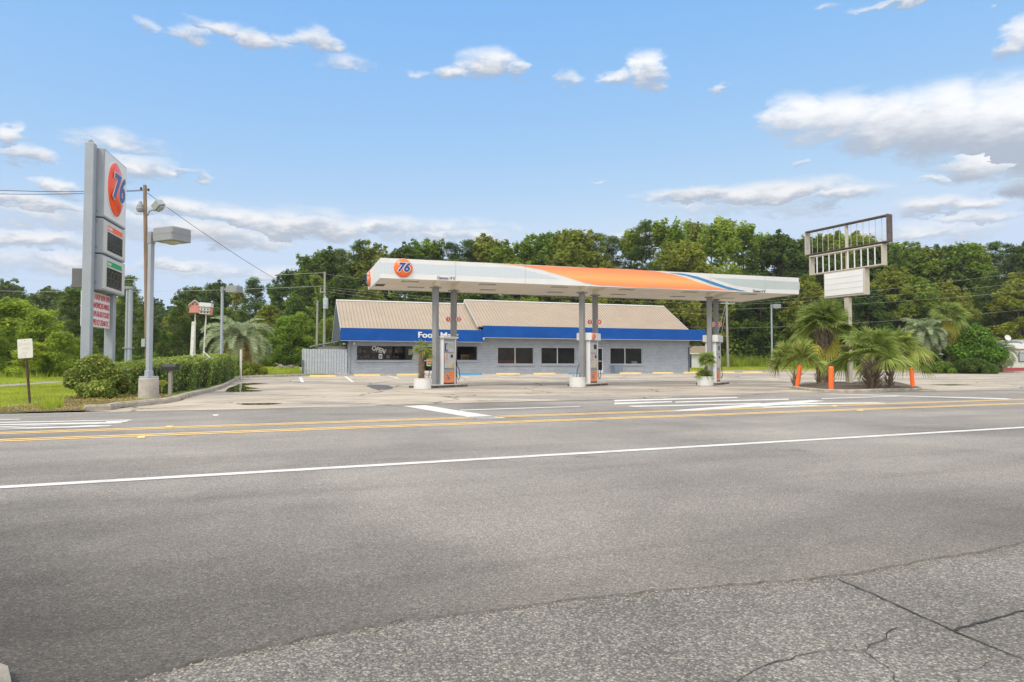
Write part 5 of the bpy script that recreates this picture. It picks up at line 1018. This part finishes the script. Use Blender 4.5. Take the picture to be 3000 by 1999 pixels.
pb = gnd(715,1098); pindo('large silvery palm with a shaggy brown skirt left of the board fence',(pb.x+.2,49,zg(pb.x,49)),2.55,44,3.3,21,46,.55,.024)
pb = at(2712,1076,66); pindo('wide silver green palm left of the yellowing fan palm at right',(pb.x,pb.y,zg(pb.x,pb.y)),3.7,44,2.9,22,12,.6,.036)
pb = at(2925,1072,69); pindo('silvery palm half hidden between the dark shrub and the white building',(pb.x,pb.y,zg(pb.x,pb.y)),2.0,30,2.5,23,8,.55,.03)

# ------------------------------------------------------------------ leaf masses
def leaf_quads(C, Nn, size, asp, g):
    n = len(C); rv = g.normal(size=(n,3)); t1 = np.cross(Nn, rv); t1 /= np.linalg.norm(t1,axis=1,keepdims=True)+1e-9; t2 = np.cross(Nn, t1); t2 /= np.linalg.norm(t2,axis=1,keepdims=True)+1e-9
    s = size[:,None]; Vv = np.stack([C-t1*s, C-t2*s*asp+Nn*s*.12, C+t1*s, C+t2*s*asp+Nn*s*.12],1).reshape(-1,3); return Vv, np.arange(4*n).reshape(n,4)
def clump(c, rad, n, g, shell=.55):
    d = g.normal(size=(n,3)); d /= np.linalg.norm(d,axis=1,keepdims=True); r_ = (shell+(1-shell)*g.random(n))**1.0
    C = np.array(c)+d*np.array(rad)*r_[:,None]; Nn = d*.5+np.array([0,0,.6])+g.normal(size=(n,3))*.45; Nn /= np.linalg.norm(Nn,axis=1,keepdims=True); return C, Nn
def crown_mesh(name, clumps, per, size, asp, m_, seed, shell=.45):
    g = np.random.default_rng(seed); Cs, Ns = [], []
    for c, rad in clumps:
        k = max(8, int(per*(np.mean(rad)**1.5))); C, Nn = clump(c, rad, k, g, shell); Cs.append(C); Ns.append(Nn)
    C = np.concatenate(Cs); Nn = np.concatenate(Ns); sz = size*(.6+.7*g.random(len(C))); Vv, Ff = leaf_quads(C,Nn,sz,asp,g); return np_mesh(name,Vv,Ff,m_)
def dec_clumps(h, w_, zlo, n, g, top=1.0, pw=.6):
    out = []
    for k in range(n):
        f = g.random(); z = zlo+(h-zlo)*f; prof = max(.12, math.sin(math.pi*min(1,.18+.82*f**.85))**pw) if top else 1; rr = w_/2*prof*(g.random()**.45); a = g.random()*6.283; s = (.07+.07*g.random())*w_+.25
        out.append(((rr*math.cos(a),rr*math.sin(a),z),(s,s,s*.75)))
    return out
def trunk_mesh(name, h, r_, g, limbs, zlo):
    m = MB(); m.tube([(0,0,-.3),(g.normal()*.08,g.normal()*.08,h*.4),(g.normal()*.2,g.normal()*.2,h*.93)],[r_,r_*.7,r_*.12],7)
    for k in range(limbs):
        z = zlo+(h*.85-zlo)*g.random(); a = g.random()*6.28; l = h*.16*(.6+.6*g.random()); m.tube([(0,0,z),(math.cos(a)*l*.55,math.sin(a)*l*.55,z+l*.35),(math.cos(a)*l,math.sin(a)*l,z+l*.6)],[r_*.3,r_*.2,r_*.06],5)
    return m.mesh(name,BARK)
PROTO = {}
def proto(kind, crown, trunk): PROTO[kind] = (crown, trunk)
gg = np.random.default_rng(3)
for v in range(3):
    g = np.random.default_rng(40+v); cl = dec_clumps(16,9,2.2,105,g)
    for k in range(46):
        a = g.random()*6.28; e = g.random()*1.5; rr = 4.0*math.cos(e)*(.8+.35*g.random()); cl.append(((rr*math.cos(a),rr*math.sin(a),9.5+7.0*math.sin(e)*(.85+.25*g.random())),(.34,.34,.5)))
    proto('broad%d'%v, crown_mesh('crown',cl,120,.22,.62,L_DEC,50+v), trunk_mesh('trunk',16,.24,g,7,4))
for v in range(2):
    g = np.random.default_rng(60+v); cl = dec_clumps(16,5.6,3,60,g,1,.8)
    for k in range(16): a = g.random()*6.28; cl.append(((math.cos(a)*1.2*g.random(),math.sin(a)*1.2*g.random(),14+2.6*g.random()),(.45,.45,.75)))
    proto('upright%d'%v, crown_mesh('crown',cl,125,.20,.6,L_LT,70+v), trunk_mesh('trunk',16,.2,g,7,4))
for v in range(2):
    g = np.random.default_rng(80+v); cl = []
    for k in range(46):
        z = 7+11*g.random()**.85; f = (z-7)/11; rr = (2.9*(1-f*.72))*(.35+.65*g.random()); a = g.random()*6.28; s = .65+.5*g.random(); cl.append(((rr*math.cos(a),rr*math.sin(a),z),(s*1.15,s*1.15,s*.55)))
    proto('pine%d'%v, crown_mesh('crown',cl,140,.25,.22,L_PINE,90+v,.25), trunk_mesh('trunk',18,.2,g,12,7))
for v in range(2):
    g = np.random.default_rng(100+v); cl = dec_clumps(5,3.4,.25,70,g,1,.5)
    for k in range(14): a = g.random()*6.28; cl.append(((math.cos(a)*.9*g.random(),math.sin(a)*.9*g.random(),4.4+1.0*g.random()),(.2,.2,.35)))
    proto('sapling%d'%v, crown_mesh('crown',cl,300,.10,.5,L_LT,110+v), trunk_mesh('trunk',5,.07,g,6,.6))
g = np.random.default_rng(120); cl = []
for k in range(95):
    z = .4+7*g.random(); f = z/7.4; rr = 1.9*(1-f)**.8*(.4+.6*g.random())+.1; a = g.random()*6.28; cl.append(((rr*math.cos(a),rr*math.sin(a),z),(.45,.45,.3)))
proto('youngpine0', crown_mesh('crown',cl,260,.15,.22,L_PINE,121,.25), trunk_mesh('trunk',7.3,.1,g,10,.8))
PH = {'broad':16.6,'upright':16.8,'pine':18.6,'sapling':5.4,'youngpine':7.5}
def tree(name, kind, p, h, wf, m_, label, cat, group, rz):
    base = kind.rstrip('0123456789'); s = h/PH[base]; t = thing(name, label, cat, p, rz, group)
    t.scale = (s*wf,s*wf,s); cm, tm = PROTO[kind]; c = link('crown', cm, t)
    if m_ is not None: c.material_slots[0].link = 'OBJECT'; c.material_slots[0].material = m_
    link('trunk', tm, t); return t
ORD = ['first','second','third','fourth','fifth','sixth','seventh','eighth','ninth','tenth','eleventh','twelfth']
# skyline of the woods: (px, top py)
SKY = [(-160,835),(-70,850),(20,822),(75,868),(140,846),(220,842),(300,852),(375,806),(440,874),(500,900),(560,842),(630,830),(690,832),(742,812),(800,832),(850,792),(895,748),(950,735),(1000,712),(1045,698),(1085,716),(1130,730),(1185,726),(1230,708),(1270,702),(1320,694),(1380,684),(1430,700),(1480,712),(1540,704),(1590,690),(1640,684),(1690,674),(1745,664),(1800,672),(1850,668),(1885,640),(1935,646),(1985,652),(2035,646),(2085,652),(2130,636),(2180,652),(2225,678),(2275,692),(2320,690),(2370,696),(2420,694),(2470,690),(2520,690),(2570,712),(2620,712),(2670,722),(2720,724),(2770,726),(2820,716),(2870,712),(2920,698),(2970,706),(3030,712),(3090,705),(3160,715)]
ZONES = [(-400,240,'left of the price sign'),(240,540,'behind the price sign and lamp post'),(540,800,'behind the birdhouses and silvery palm'),(800,1010,'left of the store roof'),(1010,1250,"behind the canopy's left end"),(1250,1560,'over the left half of the canopy'),(1560,1900,'over the middle of the canopy'),(1900,2200,'over the right half of the canopy'),(2200,2420,'between the canopy and the empty sign'),(2420,2640,'behind the empty sign'),(2640,2860,'behind the yellowing fan palm'),(2860,3400,'behind the white building at far right')]
def zone(px):
    for a, b, s in ZONES:
        if a <= px < b: return s
    return ZONES[-1][2]
def depth(px): return 118 if px < 520 else (118-(px-520)*.09 if px < 800 else 93)
g = random.Random(77); cnt = {}
DESC = {'pine':('pine tree','dark pine'),'upright':('broadleaf tree','slim light green tree'),'broad':('broadleaf tree','rounded green tree'),'youngpine':('pine tree','young pine')}
def place(px, py, Y, kind, m_, row, wf=1.0):
    p = at(px, 1050, Y); zz = zg(p.x,p.y); h = at(px,py,Y).z-zz; base = kind.rstrip('0123456789'); key = (zone(px), base, row); cnt[key] = cnt.get(key,0)+1
    lab = '%s %s, %s row, %s' % (ORD[cnt[key]-1], DESC[base][1], row.split()[0], zone(px))
    nm = {'pine':'pine_tree','youngpine':'pine_tree'}.get(base,'broadleaf_tree'); tree(nm, kind, (p.x,p.y,zz-.1), h, wf, m_, lab, 'tree', 'trees of the woods', g.uniform(0,6.28))
for px, py in SKY:
    Y = depth(px)+g.uniform(6,15)
    k = 'youngpine0' if px in (375,742,-70) else 'pine%d'%g.randrange(2) if px in (1885,2920,2970,1045) or (px > 800 and g.random() < .16) else ('upright%d'%g.randrange(2) if 1900 < px < 2260 or px in (895,1270,2870,742) or g.random() < .22 else 'broad%d'%g.randrange(3))
    m_ = None
    if k.startswith('broad'): m_ = g.choice([L_DEC,L_OLV,L_OLV,L_DEC,L_DK] if px > 800 else [L_DK,L_DEC,L_PINE])
    if k.startswith('upright'): m_ = g.choice([L_LT,L_DEC,L_LT,L_OLV])
    place(px, py, Y, k, m_, 'back row', 1.1 if px > 800 else 1.25)
px = -190
while px < 3230:
    top = np.interp(px, [a for a,b in SKY], [b for a,b in SKY]); Y = depth(px)-g.uniform(-2,4); f = g.uniform(.60,.86); py = 1069-(1069-top)*f
    k = g.choice(['broad0','broad1','broad2','upright0','upright1','pine0','broad0','broad1'] if px > 800 else ['broad0','youngpine0','broad1','youngpine0','broad2']); m_ = g.choice([L_DK,L_DEC,L_OLV,L_OLV]) if 'pine' not in k else None
    if k.startswith('upright'): m_ = g.choice([L_LT,L_DEC])
    place(px, py, Y, k, m_, 'front row', 1.15 if px > 800 else 1.35); px += g.uniform(62,92)
# nearer saplings and young pines on the left, shrubs beside the store
NEAR = [(-60,905,50,'sapling0',L_LT,1.3),(40,872,46,'sapling1',L_LT,1.15),(118,905,44,'sapling0',L_LT,.95),(175,968,42,'sapling1',L_LT,1.1),(240,985,47,'sapling0',L_DEC,1.0),(-20,985,42,'sapling1',L_DEC,1.3),(100,1000,41,'sapling0',L_WEED,1.4),(210,845,64,'youngpine0',None,1.35),(300,880,62,'youngpine0',None,1.3),(370,830,60,'youngpine0',None,.8),(430,905,58,'youngpine0',None,1.2),(480,965,52,'youngpine0',None,1.0),(520,880,64,'youngpine0',None,1.0),(580,890,66,'youngpine0',None,1.2),(640,900,68,'sapling1',L_DK,1.2),
 (838,925,70,'sapling0',L_LT,.9),(880,912,71,'sapling1',L_LT,.75),(905,948,72,'sapling0',L_DEC,1.0),(960,930,75,'sapling1',L_DEC,1.0),(800,985,68,'sapling1',L_LT,1.1)]
NL = ['tall pale green sapling at the left edge of the photo','tall light green sapling left of the faded road sign','bright green sapling above the faded road sign','short leafy sapling just left of the price sign','low green sapling behind the price sign pole','low bushy sapling at the left edge under the tall one','feathery green bush behind the faded road sign','dark young pine left of the price sign','young pine showing between the price sign poles','slim young pine peeking right of the price screens','young pine between the price sign and the brown pole','low young pine behind the mailbox','young pine left of the birdhouses','young pine behind the birdhouses','dark bush behind the second lamp post','light green sapling right of the silvery palm','slender bright sapling with two tips left of the short pole','green sapling behind the short pole','green sapling behind the transformer pole','low light sapling right of the silvery palm skirt']
for (px,py,Y,k,m_,wf), lab in zip(NEAR,NL):
    p = at(px,1050,Y); zz = zg(p.x,p.y); tree('young_pine' if k.startswith('young') else 'sapling', k, (p.x,p.y,zz-.05), at(px,py,Y).z-zz, wf*1.25, m_, lab, 'young tree', 'young trees in front of the woods', g.uniform(0,6))
# big glossy shrub and low bush beyond the forecourt at right
def bush(name, label, c, rad, n, size, m_, core, seed, bumps=26, cat='bush'):
    g_ = np.random.default_rng(seed); cl = [((0,0,rad[2]*.5),(rad[0]*.72,rad[1]*.72,rad[2]*.62))]
    for k in range(bumps):
        a = g_.random()*6.28; e = g_.random()*1.35; q = np.array([math.cos(a)*math.cos(e)*rad[0],math.sin(a)*math.cos(e)*rad[1],.12*rad[2]+math.sin(e)*rad[2]*.8])*.82; s = .26*np.mean(rad)*(.7+.6*g_.random()); cl.append((tuple(q),(s,s,s*.8)))
    Cs, Ns = [], []
    for cc, r_ in cl: C, Nn = clump(cc, r_, int(n*np.mean(r_)**2/np.mean(rad)**2*3)+20, g_, .7); Cs.append(C); Ns.append(Nn)
    C = np.concatenate(Cs); Nn = np.concatenate(Ns); k = C[:,2] > .02; C, Nn = C[k], Nn[k]; Vv, Ff = leaf_quads(C,Nn,size*(.6+.7*g_.random(len(C))),.5,g_)
    t = thing(name,label,cat,c); link('foliage',np_mesh('foliage',Vv,Ff,m_),t)
    b = MB(); 
    for k in range(7): a = k*.9; b.tube([(0,0,-.05),(math.cos(a)*rad[0]*.3,math.sin(a)*rad[1]*.3,rad[2]*.45),(math.cos(a)*rad[0]*.55,math.sin(a)*rad[1]*.55,rad[2]*.75)],[.05,.035,.012],5)
    b.build('stems', BARK, t); return t
q = at(2845,1075,66); bush('evergreen_shrub','large dark glossy evergreen shrub under the yellowing fan palm',(q.x,q.y,zg(q.x,q.y)),(3.3,2.4,4.3),5200,.15,L_SHR,None,5)
q = at(2850,1080,62.5); bush('low_bush','low dull green bush in front of the large glossy shrub',(q.x,q.y,zg(q.x,q.y)),(2.3,1.3,1.3),2600,.10,L_DK,None,6)
q = at(2760,1080,63); bush('low_bush','scruffy low bush under the wide silver green palm',(q.x,q.y,zg(q.x,q.y)),(1.8,1.0,1.0),1700,.10,L_DEC,None,16)
q = at(700,1090,47.5); bush('low_bush','scruffy bush at the foot of the large silvery palm',(q.x,q.y,zg(q.x,q.y)),(2.1,1.0,.95),2200,.07,L_OLV,None,17)
# clipped hedge along the left kerb
g_ = np.random.default_rng(31)
HB = at(281,1100,19.0); bush('round_hedge_bush','dense rounded bush in front of the price sign poles',(HB.x,HB.y,.05),(.84,.70,1.08),6000,.042,L_HEDGE,None,32,34)
def hedge(name, label, pts, wd, hts, n, seed):
    P = [Vector((p[0],p[1],0)) for p in pts]; seg = [(b-a).length for a,b in zip(P,P[1:])]; tot = sum(seg); C, Nn = [], []
    cum = np.concatenate([[0],np.cumsum(seg)]); g2 = np.random.default_rng(seed); Ct, Nt = [], []
    for k in range(n):
        s = g2.random()*tot; i = min(len(seg)-1, int(np.searchsorted(cum,s)-1)); i = max(0,i); f = (s-cum[i])/seg[i]; a, b = P[i], P[i+1]; c = a.lerp(b,f); d = (b-a).normalized(); nn = Vector((-d.y,d.x,0)); h = hts[i]+(hts[i+1]-hts[i])*f
        bulge = .16*math.sin(s*1.9)+.08*math.sin(s*5.3+1); hv = h*(1+.09*math.sin(s*1.9+.4)+.04*math.sin(s*4.1)); w2 = wd/2*(1+bulge); end = min(1, min(s,tot-s)/.5+.35); w2 *= end; hv *= (.8+.2*end)
        u = g2.random()
        if u < .45: x = (g2.random()*2-1)*w2; z = hv*(1-.16*abs(x/w2)**3)+g2.normal()*.035; no = Vector((0,0,1))+nn*x*.3; T = True
        else: sg_ = -1 if g2.random() < .7 else 1; z = hv*g2.random()**.8*.98; x = sg_*w2*(1-.12*(z/hv)**4)*(1-.18*(1-z/hv)**2)+g2.normal()*.035; no = nn*sg_+Vector((0,0,.35)); T = False
        q = c+nn*x; q.z = z+zg(q.x,q.y)+.03; no = no+Vector(g2.normal(size=3))*.5; no.normalize(); (Ct if T and g2.random() < .75 else C).append(q); (Nt if len(Ct) > len(Nt) else Nn).append(no)
    for end in (0,1):
        a, b = (P[0],P[1]) if end == 0 else (P[-1],P[-2]); d = (b-a).normalized(); nn = Vector((-d.y,d.x,0)); h = hts[0] if end == 0 else hts[-1]
        for k in range(1500):
            z = h*.86*g2.random()**.8; x = (g2.random()*2-1)*wd/2*.62; q = a+nn*x+d*(g2.normal()*.05+.12*(z/h)**3+.25*(x/wd*2)**2); q.z = z+zg(q.x,q.y)+.03; no = -d+Vector((0,0,.35))+Vector(g2.normal(size=3))*.5; no.normalize(); C.append(q); Nn.append(no)
    t = thing(name,label,'hedge',(0,0,0))
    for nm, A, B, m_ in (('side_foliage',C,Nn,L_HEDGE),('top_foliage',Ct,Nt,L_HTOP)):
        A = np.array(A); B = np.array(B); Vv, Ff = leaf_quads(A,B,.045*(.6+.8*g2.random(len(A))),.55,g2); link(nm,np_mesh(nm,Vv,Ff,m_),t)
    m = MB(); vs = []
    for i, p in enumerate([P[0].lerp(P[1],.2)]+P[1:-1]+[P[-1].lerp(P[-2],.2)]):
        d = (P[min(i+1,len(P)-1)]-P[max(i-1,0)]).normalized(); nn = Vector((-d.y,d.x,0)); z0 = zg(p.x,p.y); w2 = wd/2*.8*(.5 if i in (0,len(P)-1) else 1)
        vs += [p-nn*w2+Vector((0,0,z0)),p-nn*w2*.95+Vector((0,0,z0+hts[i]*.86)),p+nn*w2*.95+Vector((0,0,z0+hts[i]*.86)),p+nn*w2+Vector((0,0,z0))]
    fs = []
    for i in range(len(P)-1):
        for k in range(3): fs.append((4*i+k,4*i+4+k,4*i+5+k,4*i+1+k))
    fs += [(0,1,2,3),tuple(4*len(P)-1-k for k in range(4))]; m.add(vs,fs); m.build('inner_core', mat('hedge_inside', (.018,.024,.010), .95, .4, 20), t)  # dark solid core added inside to close the view through the leaves
h0 = at(388,1100,20.6); h1 = at(470,1090,23.2); h2 = at(545,1090,27); h3 = at(600,1085,31.5); h4 = at(640,1080,36.5); h5 = at(662,1080,40.5)
hedge('clipped_hedge','long clipped hedge along the left kerb between the two lamp posts',[(p.x-.1,p.y) for p in (h0,h1,h2,h3,h4,h5)],1.55,[.86,1.0,1.12,1.2,1.25,1.2],32000,33)
# palm seedling beside the lamp base
q = gnd(472,1168); t = thing('palm_seedling','yellowing palm seedling with drooping frond beside the lamp post block','palm',q); gq = random.Random(9); m = MB(); fan_frond(m,Vector((0,0,.0)),(-.35,-.1,.9),.62,.34,14,.016,1.1,gq,1.3); fan_frond(m,Vector((0,0,0)),(.1,-.1,1),.42,.26,14,.02,.3,gq,1.0); fan_frond(m,Vector((.02,0,0)),(-.75,-.35,.55),.8,.34,14,.014,1.5,gq,1.1); m.build('fronds', L_FANY, t, fix=False); m = MB(); m.tube([(0,0,-.05),(0,0,.12)],[.05,.04],8); m.build('stem', BOOT, t)
# ------------------------------------------------------------------ ground cover
def inpoly(x, y, P):
    c = np.zeros(len(x),bool); j = len(P)-1
    for i in range(len(P)):
        xi,yi = P[i][0],P[i][1]; xj,yj = P[j][0],P[j][1]; k = ((yi>y)!=(yj>y)) & (x < (xj-xi)*(y-yi)/(yj-yi+1e-12)+xi); c ^= k; j = i
    return c
def zgv(x, y): return np.interp(-.3256*x+.9455*y, [a for a,b in SB], [b for a,b in SB])
def blades(x, y, off, h, w_, g2, lean=.45, patch=True):
    n = len(x); a = g2.random(n)*6.283; z = zgv(x,y)+off; hh = h*(.5+.8*g2.random(n)); ln = lean*hh*g2.random(n); b = g2.random(n)*6.283
    if patch: hh *= .7+.6*(np.sin(x*1.7+np.sin(y*1.3))*np.sin(y*1.9+np.cos(x*.9))*.5+.5)
    Vv = np.stack([np.stack([x-np.cos(a)*w_,y-np.sin(a)*w_,z],1),np.stack([x+np.cos(a)*w_,y+np.sin(a)*w_,z],1),np.stack([x+np.cos(b)*ln,y+np.sin(b)*ln,z+hh],1)],1).reshape(-1,3); return Vv, np.arange(3*n).reshape(n,3)
def cover(name, zones, m_, label, cat, seed):
    g2 = np.random.default_rng(seed); VV, FF, o_ = [], [], 0
    for P, n, h, w_, off, ex, lean in zones:
        xs = [p[0] for p in P]; ys = [p[1] for p in P]; x = g2.uniform(min(xs),max(xs),n); y = g2.uniform(min(ys),max(ys),n); k = inpoly(x,y,P)
        for e in ex: k &= ~inpoly(x,y,e)
        x, y = x[k], y[k]; Vv, Ff = blades(x,y,off,h,w_,g2,lean); VV.append(Vv); FF.append(Ff+o_); o_ += len(Vv)
    o = link(name,np_mesh(name,np.concatenate(VV),np.concatenate(FF),m_)); tag(o,label,cat,None,'stuff')
def gp(*pp): return [tuple(gnd(*p).xy) for p in pp]
pathP = [tuple(p.xy) for p in pth+pt2]; mulP = [tuple(p) for p in mul]
nearL = gp((-250,1225),(0,1207),(120,1200),(215,1180),(340,1168),(360,1125),(195,1122),(0,1137),(-250,1152)); midL = gp((-300,1150),(0,1130),(195,1117.5),(330,1110),(330,1104),(0,1106),(-300,1108))
vergeK = gp((430,1186),(520,1166),(605,1145),(690,1110),(700,1104),(655,1106),(600,1130),(500,1155),(400,1172))
backG = [tuple(p) for p in (BW(-12,.3).xy,BW(-3.2,.1).xy,BW(-3.2,22).xy,BW(-16,22).xy)]
rightG = [tuple(p) for p in ((rk[0]+V*.3).xy,(rk[2]+V*.3).xy,(rk[5]+V*.3).xy,(rk[5]+V*22).xy,(rk[2]+V*24).xy,(rk[0]+V*24).xy)]
cover('grass',[(nearL,70000,.085,.008,.012,[mulP],.8),(midL,30000,.12,.012,.012,[],.7),(vergeK,16000,.06,.008,.012,[],.9),(backG,26000,.14,.025,.012,[],.6),(rightG,60000,.16,.03,-.06,[],.6)],L_GR,'mown green grass of the verges and strips round the forecourt','grass',200)
weedL = gp((-300,1109),(0,1107),(330,1104),(330,1096),(0,1096),(-300,1098)); weedL = [tuple(at(px,1069,Y).xy) for px,Y in ((-250,38),(60,38.5),(200,41),(345,44),(420,60),(-400,60))]
weedB = [tuple(p) for p in (BW(-13,20).xy,BW(-3,19).xy,BW(-3,30).xy,BW(-22,30).xy)]; weedR = [tuple(p) for p in ((rk[0]+V*15-U*6).xy,(rk[2]+V*15).xy,(rk[3]+V*12).xy,(rk[3]+V*22).xy,(rk[2]+V*26).xy,(rk[0]+V*27-U*8).xy)]
cover('weeds',[(weedL,15000,.55,.025,0,[],.5),(weedB,14000,1.1,.05,-.06,[],.45),(weedR,30000,1.2,.05,-.06,[],.45)],L_WEED,'tall weeds and wild grass along the edge of the woods','weeds',201)
# tufts in the bare soil and litter
cover('grass_tufts',[(gp((380/3.36,1202),(560/3.36+10,1192),(640/3.36,1196),(480/3.36,1206)),900,.22,.012,.02,[],.7),(mulP,900,.09,.01,.02,[],.9)],L_GR,'ragged grass tufts in the bare soil at the road edge','grass',202)
g2 = np.random.default_rng(9); xs = [p[0] for p in mulP]; ys = [p[1] for p in mulP]; x = g2.uniform(min(xs),max(xs),5200); y = g2.uniform(min(ys),max(ys),5200); k = inpoly(x,y,mulP); x, y = x[k], y[k]; Nn = g2.normal(size=(len(x),3))*.5+np.array([0,0,1]); Nn /= np.linalg.norm(Nn,axis=1,keepdims=True)
Vv, Ff = leaf_quads(np.stack([x,y,.03+.04*g2.random(len(x))],1),Nn,.035*(.5+g2.random(len(x))),.35,g2); tag(link('leaf_litter',np_mesh('leaf_litter',Vv,Ff,L_DEAD)),'dead leaves and clippings on the bare soil by the road','litter',None,'stuff')
# understorey of the woods
g2 = np.random.default_rng(12); Cs, Ns, Ss = [], [], []
for k in range(520):
    px = g2.uniform(-260,3300); Y = (depth(px)-g2.uniform(-3,2)); p = at(px,1069,Y); h = g2.uniform(1.0,5.2) if px > 760 else g2.uniform(.8,3.5); z0 = zg(p.x,p.y)
    C, Nn = clump((p.x,p.y,z0+h*.55),(1.9,1.5,h*.55),int(60+26*h),g2,.5); Cs.append(C); Ns.append(Nn)
C = np.concatenate(Cs); Nn = np.concatenate(Ns); Vv, Ff = leaf_quads(C,Nn,.24*(.6+.7*g2.random(len(C))),.6,g2); tag(link('undergrowth',np_mesh('undergrowth',Vv,Ff,L_DEC)),'dark tangled undergrowth at the foot of the woods','undergrowth',None,'stuff')
Cs, Ns = [], []
for k in range(420):
    px = g2.uniform(-400,3500); Y = depth(px)+g2.uniform(16,26); p = at(px,1069,Y); top = np.interp(px,[a for a,b in SKY],[b for a,b in SKY]); h = (at(px,top,Y).z)*g2.uniform(.35,.8); C, Nn = clump((p.x,p.y,h*.55),(3.5,2.5,h*.45),240,g2,.3); Cs.append(C); Ns.append(Nn)
C = np.concatenate(Cs); Nn = np.concatenate(Ns); Vv, Ff = leaf_quads(C,Nn,.5*(.6+.7*g2.random(len(C))),.6,g2); tag(link('woods',np_mesh('woods',Vv,Ff,L_DEC)),'deep shaded woods filling in behind the two rows of trees','woods',None,'stuff')

# ------------------------------------------------------------------ far buildings and debris
q = at(2047,1068,80); sh = thing('garden_shed','small white shed with tan roof seen past the right end of the store','shed',(q.x,q.y,zg(q.x,q.y)),R(10))
m = MB(); m.box(-.9,1.9,0,3,0,1.75); m.build('wall', OFFW, sh); m = MB(); m.prism([(-1.2,1.7),(2.2,1.7),(2.0,2.55),(-1.0,2.55)],-.3,3.2); m.build('roof', TAN, sh); m = MB(); m.box(-1.15,-.9,-.02,.1,0,1.7); m.build('door', BLACK, sh); m = MB(); m.box(-1.2,2.2,-.34,-.302,1.6,1.72); m.build('eaves_board', mat('pale_green_trim', (.5,.58,.5), .6, .08, 4), sh)
q = at(2925,1068,72); fb = thing('roadside_building','long white building with dark red base beyond the shrubs at far right','building',(q.x,q.y,zg(q.x,q.y)-.05),R(6))
m = MB(); m.box(-.5,16,0,8,.5,2.45); m.build('wall', OFFW, fb); m = MB(); m.box(-.52,16.02,-.02,8.02,0,.499); m.build('base', REDB, fb); m = MB(); m.box(-.6,16.1,-.1,8.1,2.451,3.1); pr = m.build('parapet', WHITE, fb); m = MB(); m.box(-.61,16.11,-.115,-.101,2.4,2.5); m.build('stripe', REDB, pr)
m = MB(); m.box(2.3,4.2,-.06,-.001,1.1,2.1); wn_ = m.build('window', DGRAY, fb); m = MB(); m.box(2.4,4.1,-.07,-.0605,1.18,2.02); m.build('pane', STEEL, wn_)
fo = Vector(fb.location); 
t = thing('satellite_dish','pale satellite dish on the roof of the white building','satellite dish',at(2975,992,73)+Vector((0,1.2,.0))); t.location.z = fo.z+3.1; m = MB(); m.lathe([(0,.0),(.2,.025),(.32,.08),(.335,.09),(.2,.04),(0,.015)],20,M=Matrix.Translation((0,0,.62)) @ Matrix.Rotation(R(70),4,'X')); m.build('dish', OFFW, t); m = MB(); m.tube([(0,.0,0),(0,0.05,.6)],.03,6); m.build('mast', GALV2, t)
t = thing('roof_unit','grey air conditioning box on the roof of the white building','air conditioner',(at(3000,985,73).x,at(3000,985,73).y+1.3,fo.z+3.1)); m = MB(); m.bbox(-.5,.7,-.4,.4,0,.42,.03); m.build('casing', STEEL, t); m = MB(); m.box(-.3,.3,-.41,-.402,.08,.34); m.build('fan_grille', GALV2, t)
q = gnd(846,1077.5); dp_ = thing('debris_pile','heap of broken white boards lying in the grass left of the board fence','debris',(q.x if q.y < 90 else at(846,1077,66).x, 66, zg(at(846,1077,66).x,66)-.02)); gq = random.Random(4)
for k in range(16):
    m = MB(); Mx = Matrix.Translation((gq.gauss(0,.55),gq.gauss(0,.35),.06+abs(gq.gauss(0,.10)))) @ Matrix.Rotation(gq.uniform(0,3.1),4,'Z') @ Matrix.Rotation(gq.uniform(-.5,.5),4,'Y'); m.box(-gq.uniform(.25,.8),gq.uniform(.25,.8),-.07,.07,0,.03,M=Mx); m.build('board', [OFFW,GWOOD,STEEL,WOOD][k%4], dp_)

# ------------------------------------------------------------------ humid summer air
hz = MB(); hz.box(-420,420,-60,420,-1.2,45); HZM = bpy.data.materials.new('humid_air'); T_, N_, L_ = nt(HZM); N_.remove(N_['Principled BSDF']); pv = N_.new('ShaderNodeVolumePrincipled')
pv.inputs['Color'].default_value = (.86,.92,1,1); pv.inputs['Density'].default_value = .00022; pv.inputs['Anisotropy'].default_value = .0; L_.new(pv.outputs[0], N_['Material Output'].inputs['Volume'])
ho = hz.build('haze', HZM); ho['kind'] = 'stuff'; ho['label'] = 'thin humid summer air over the whole place'; ho['category'] = 'haze'
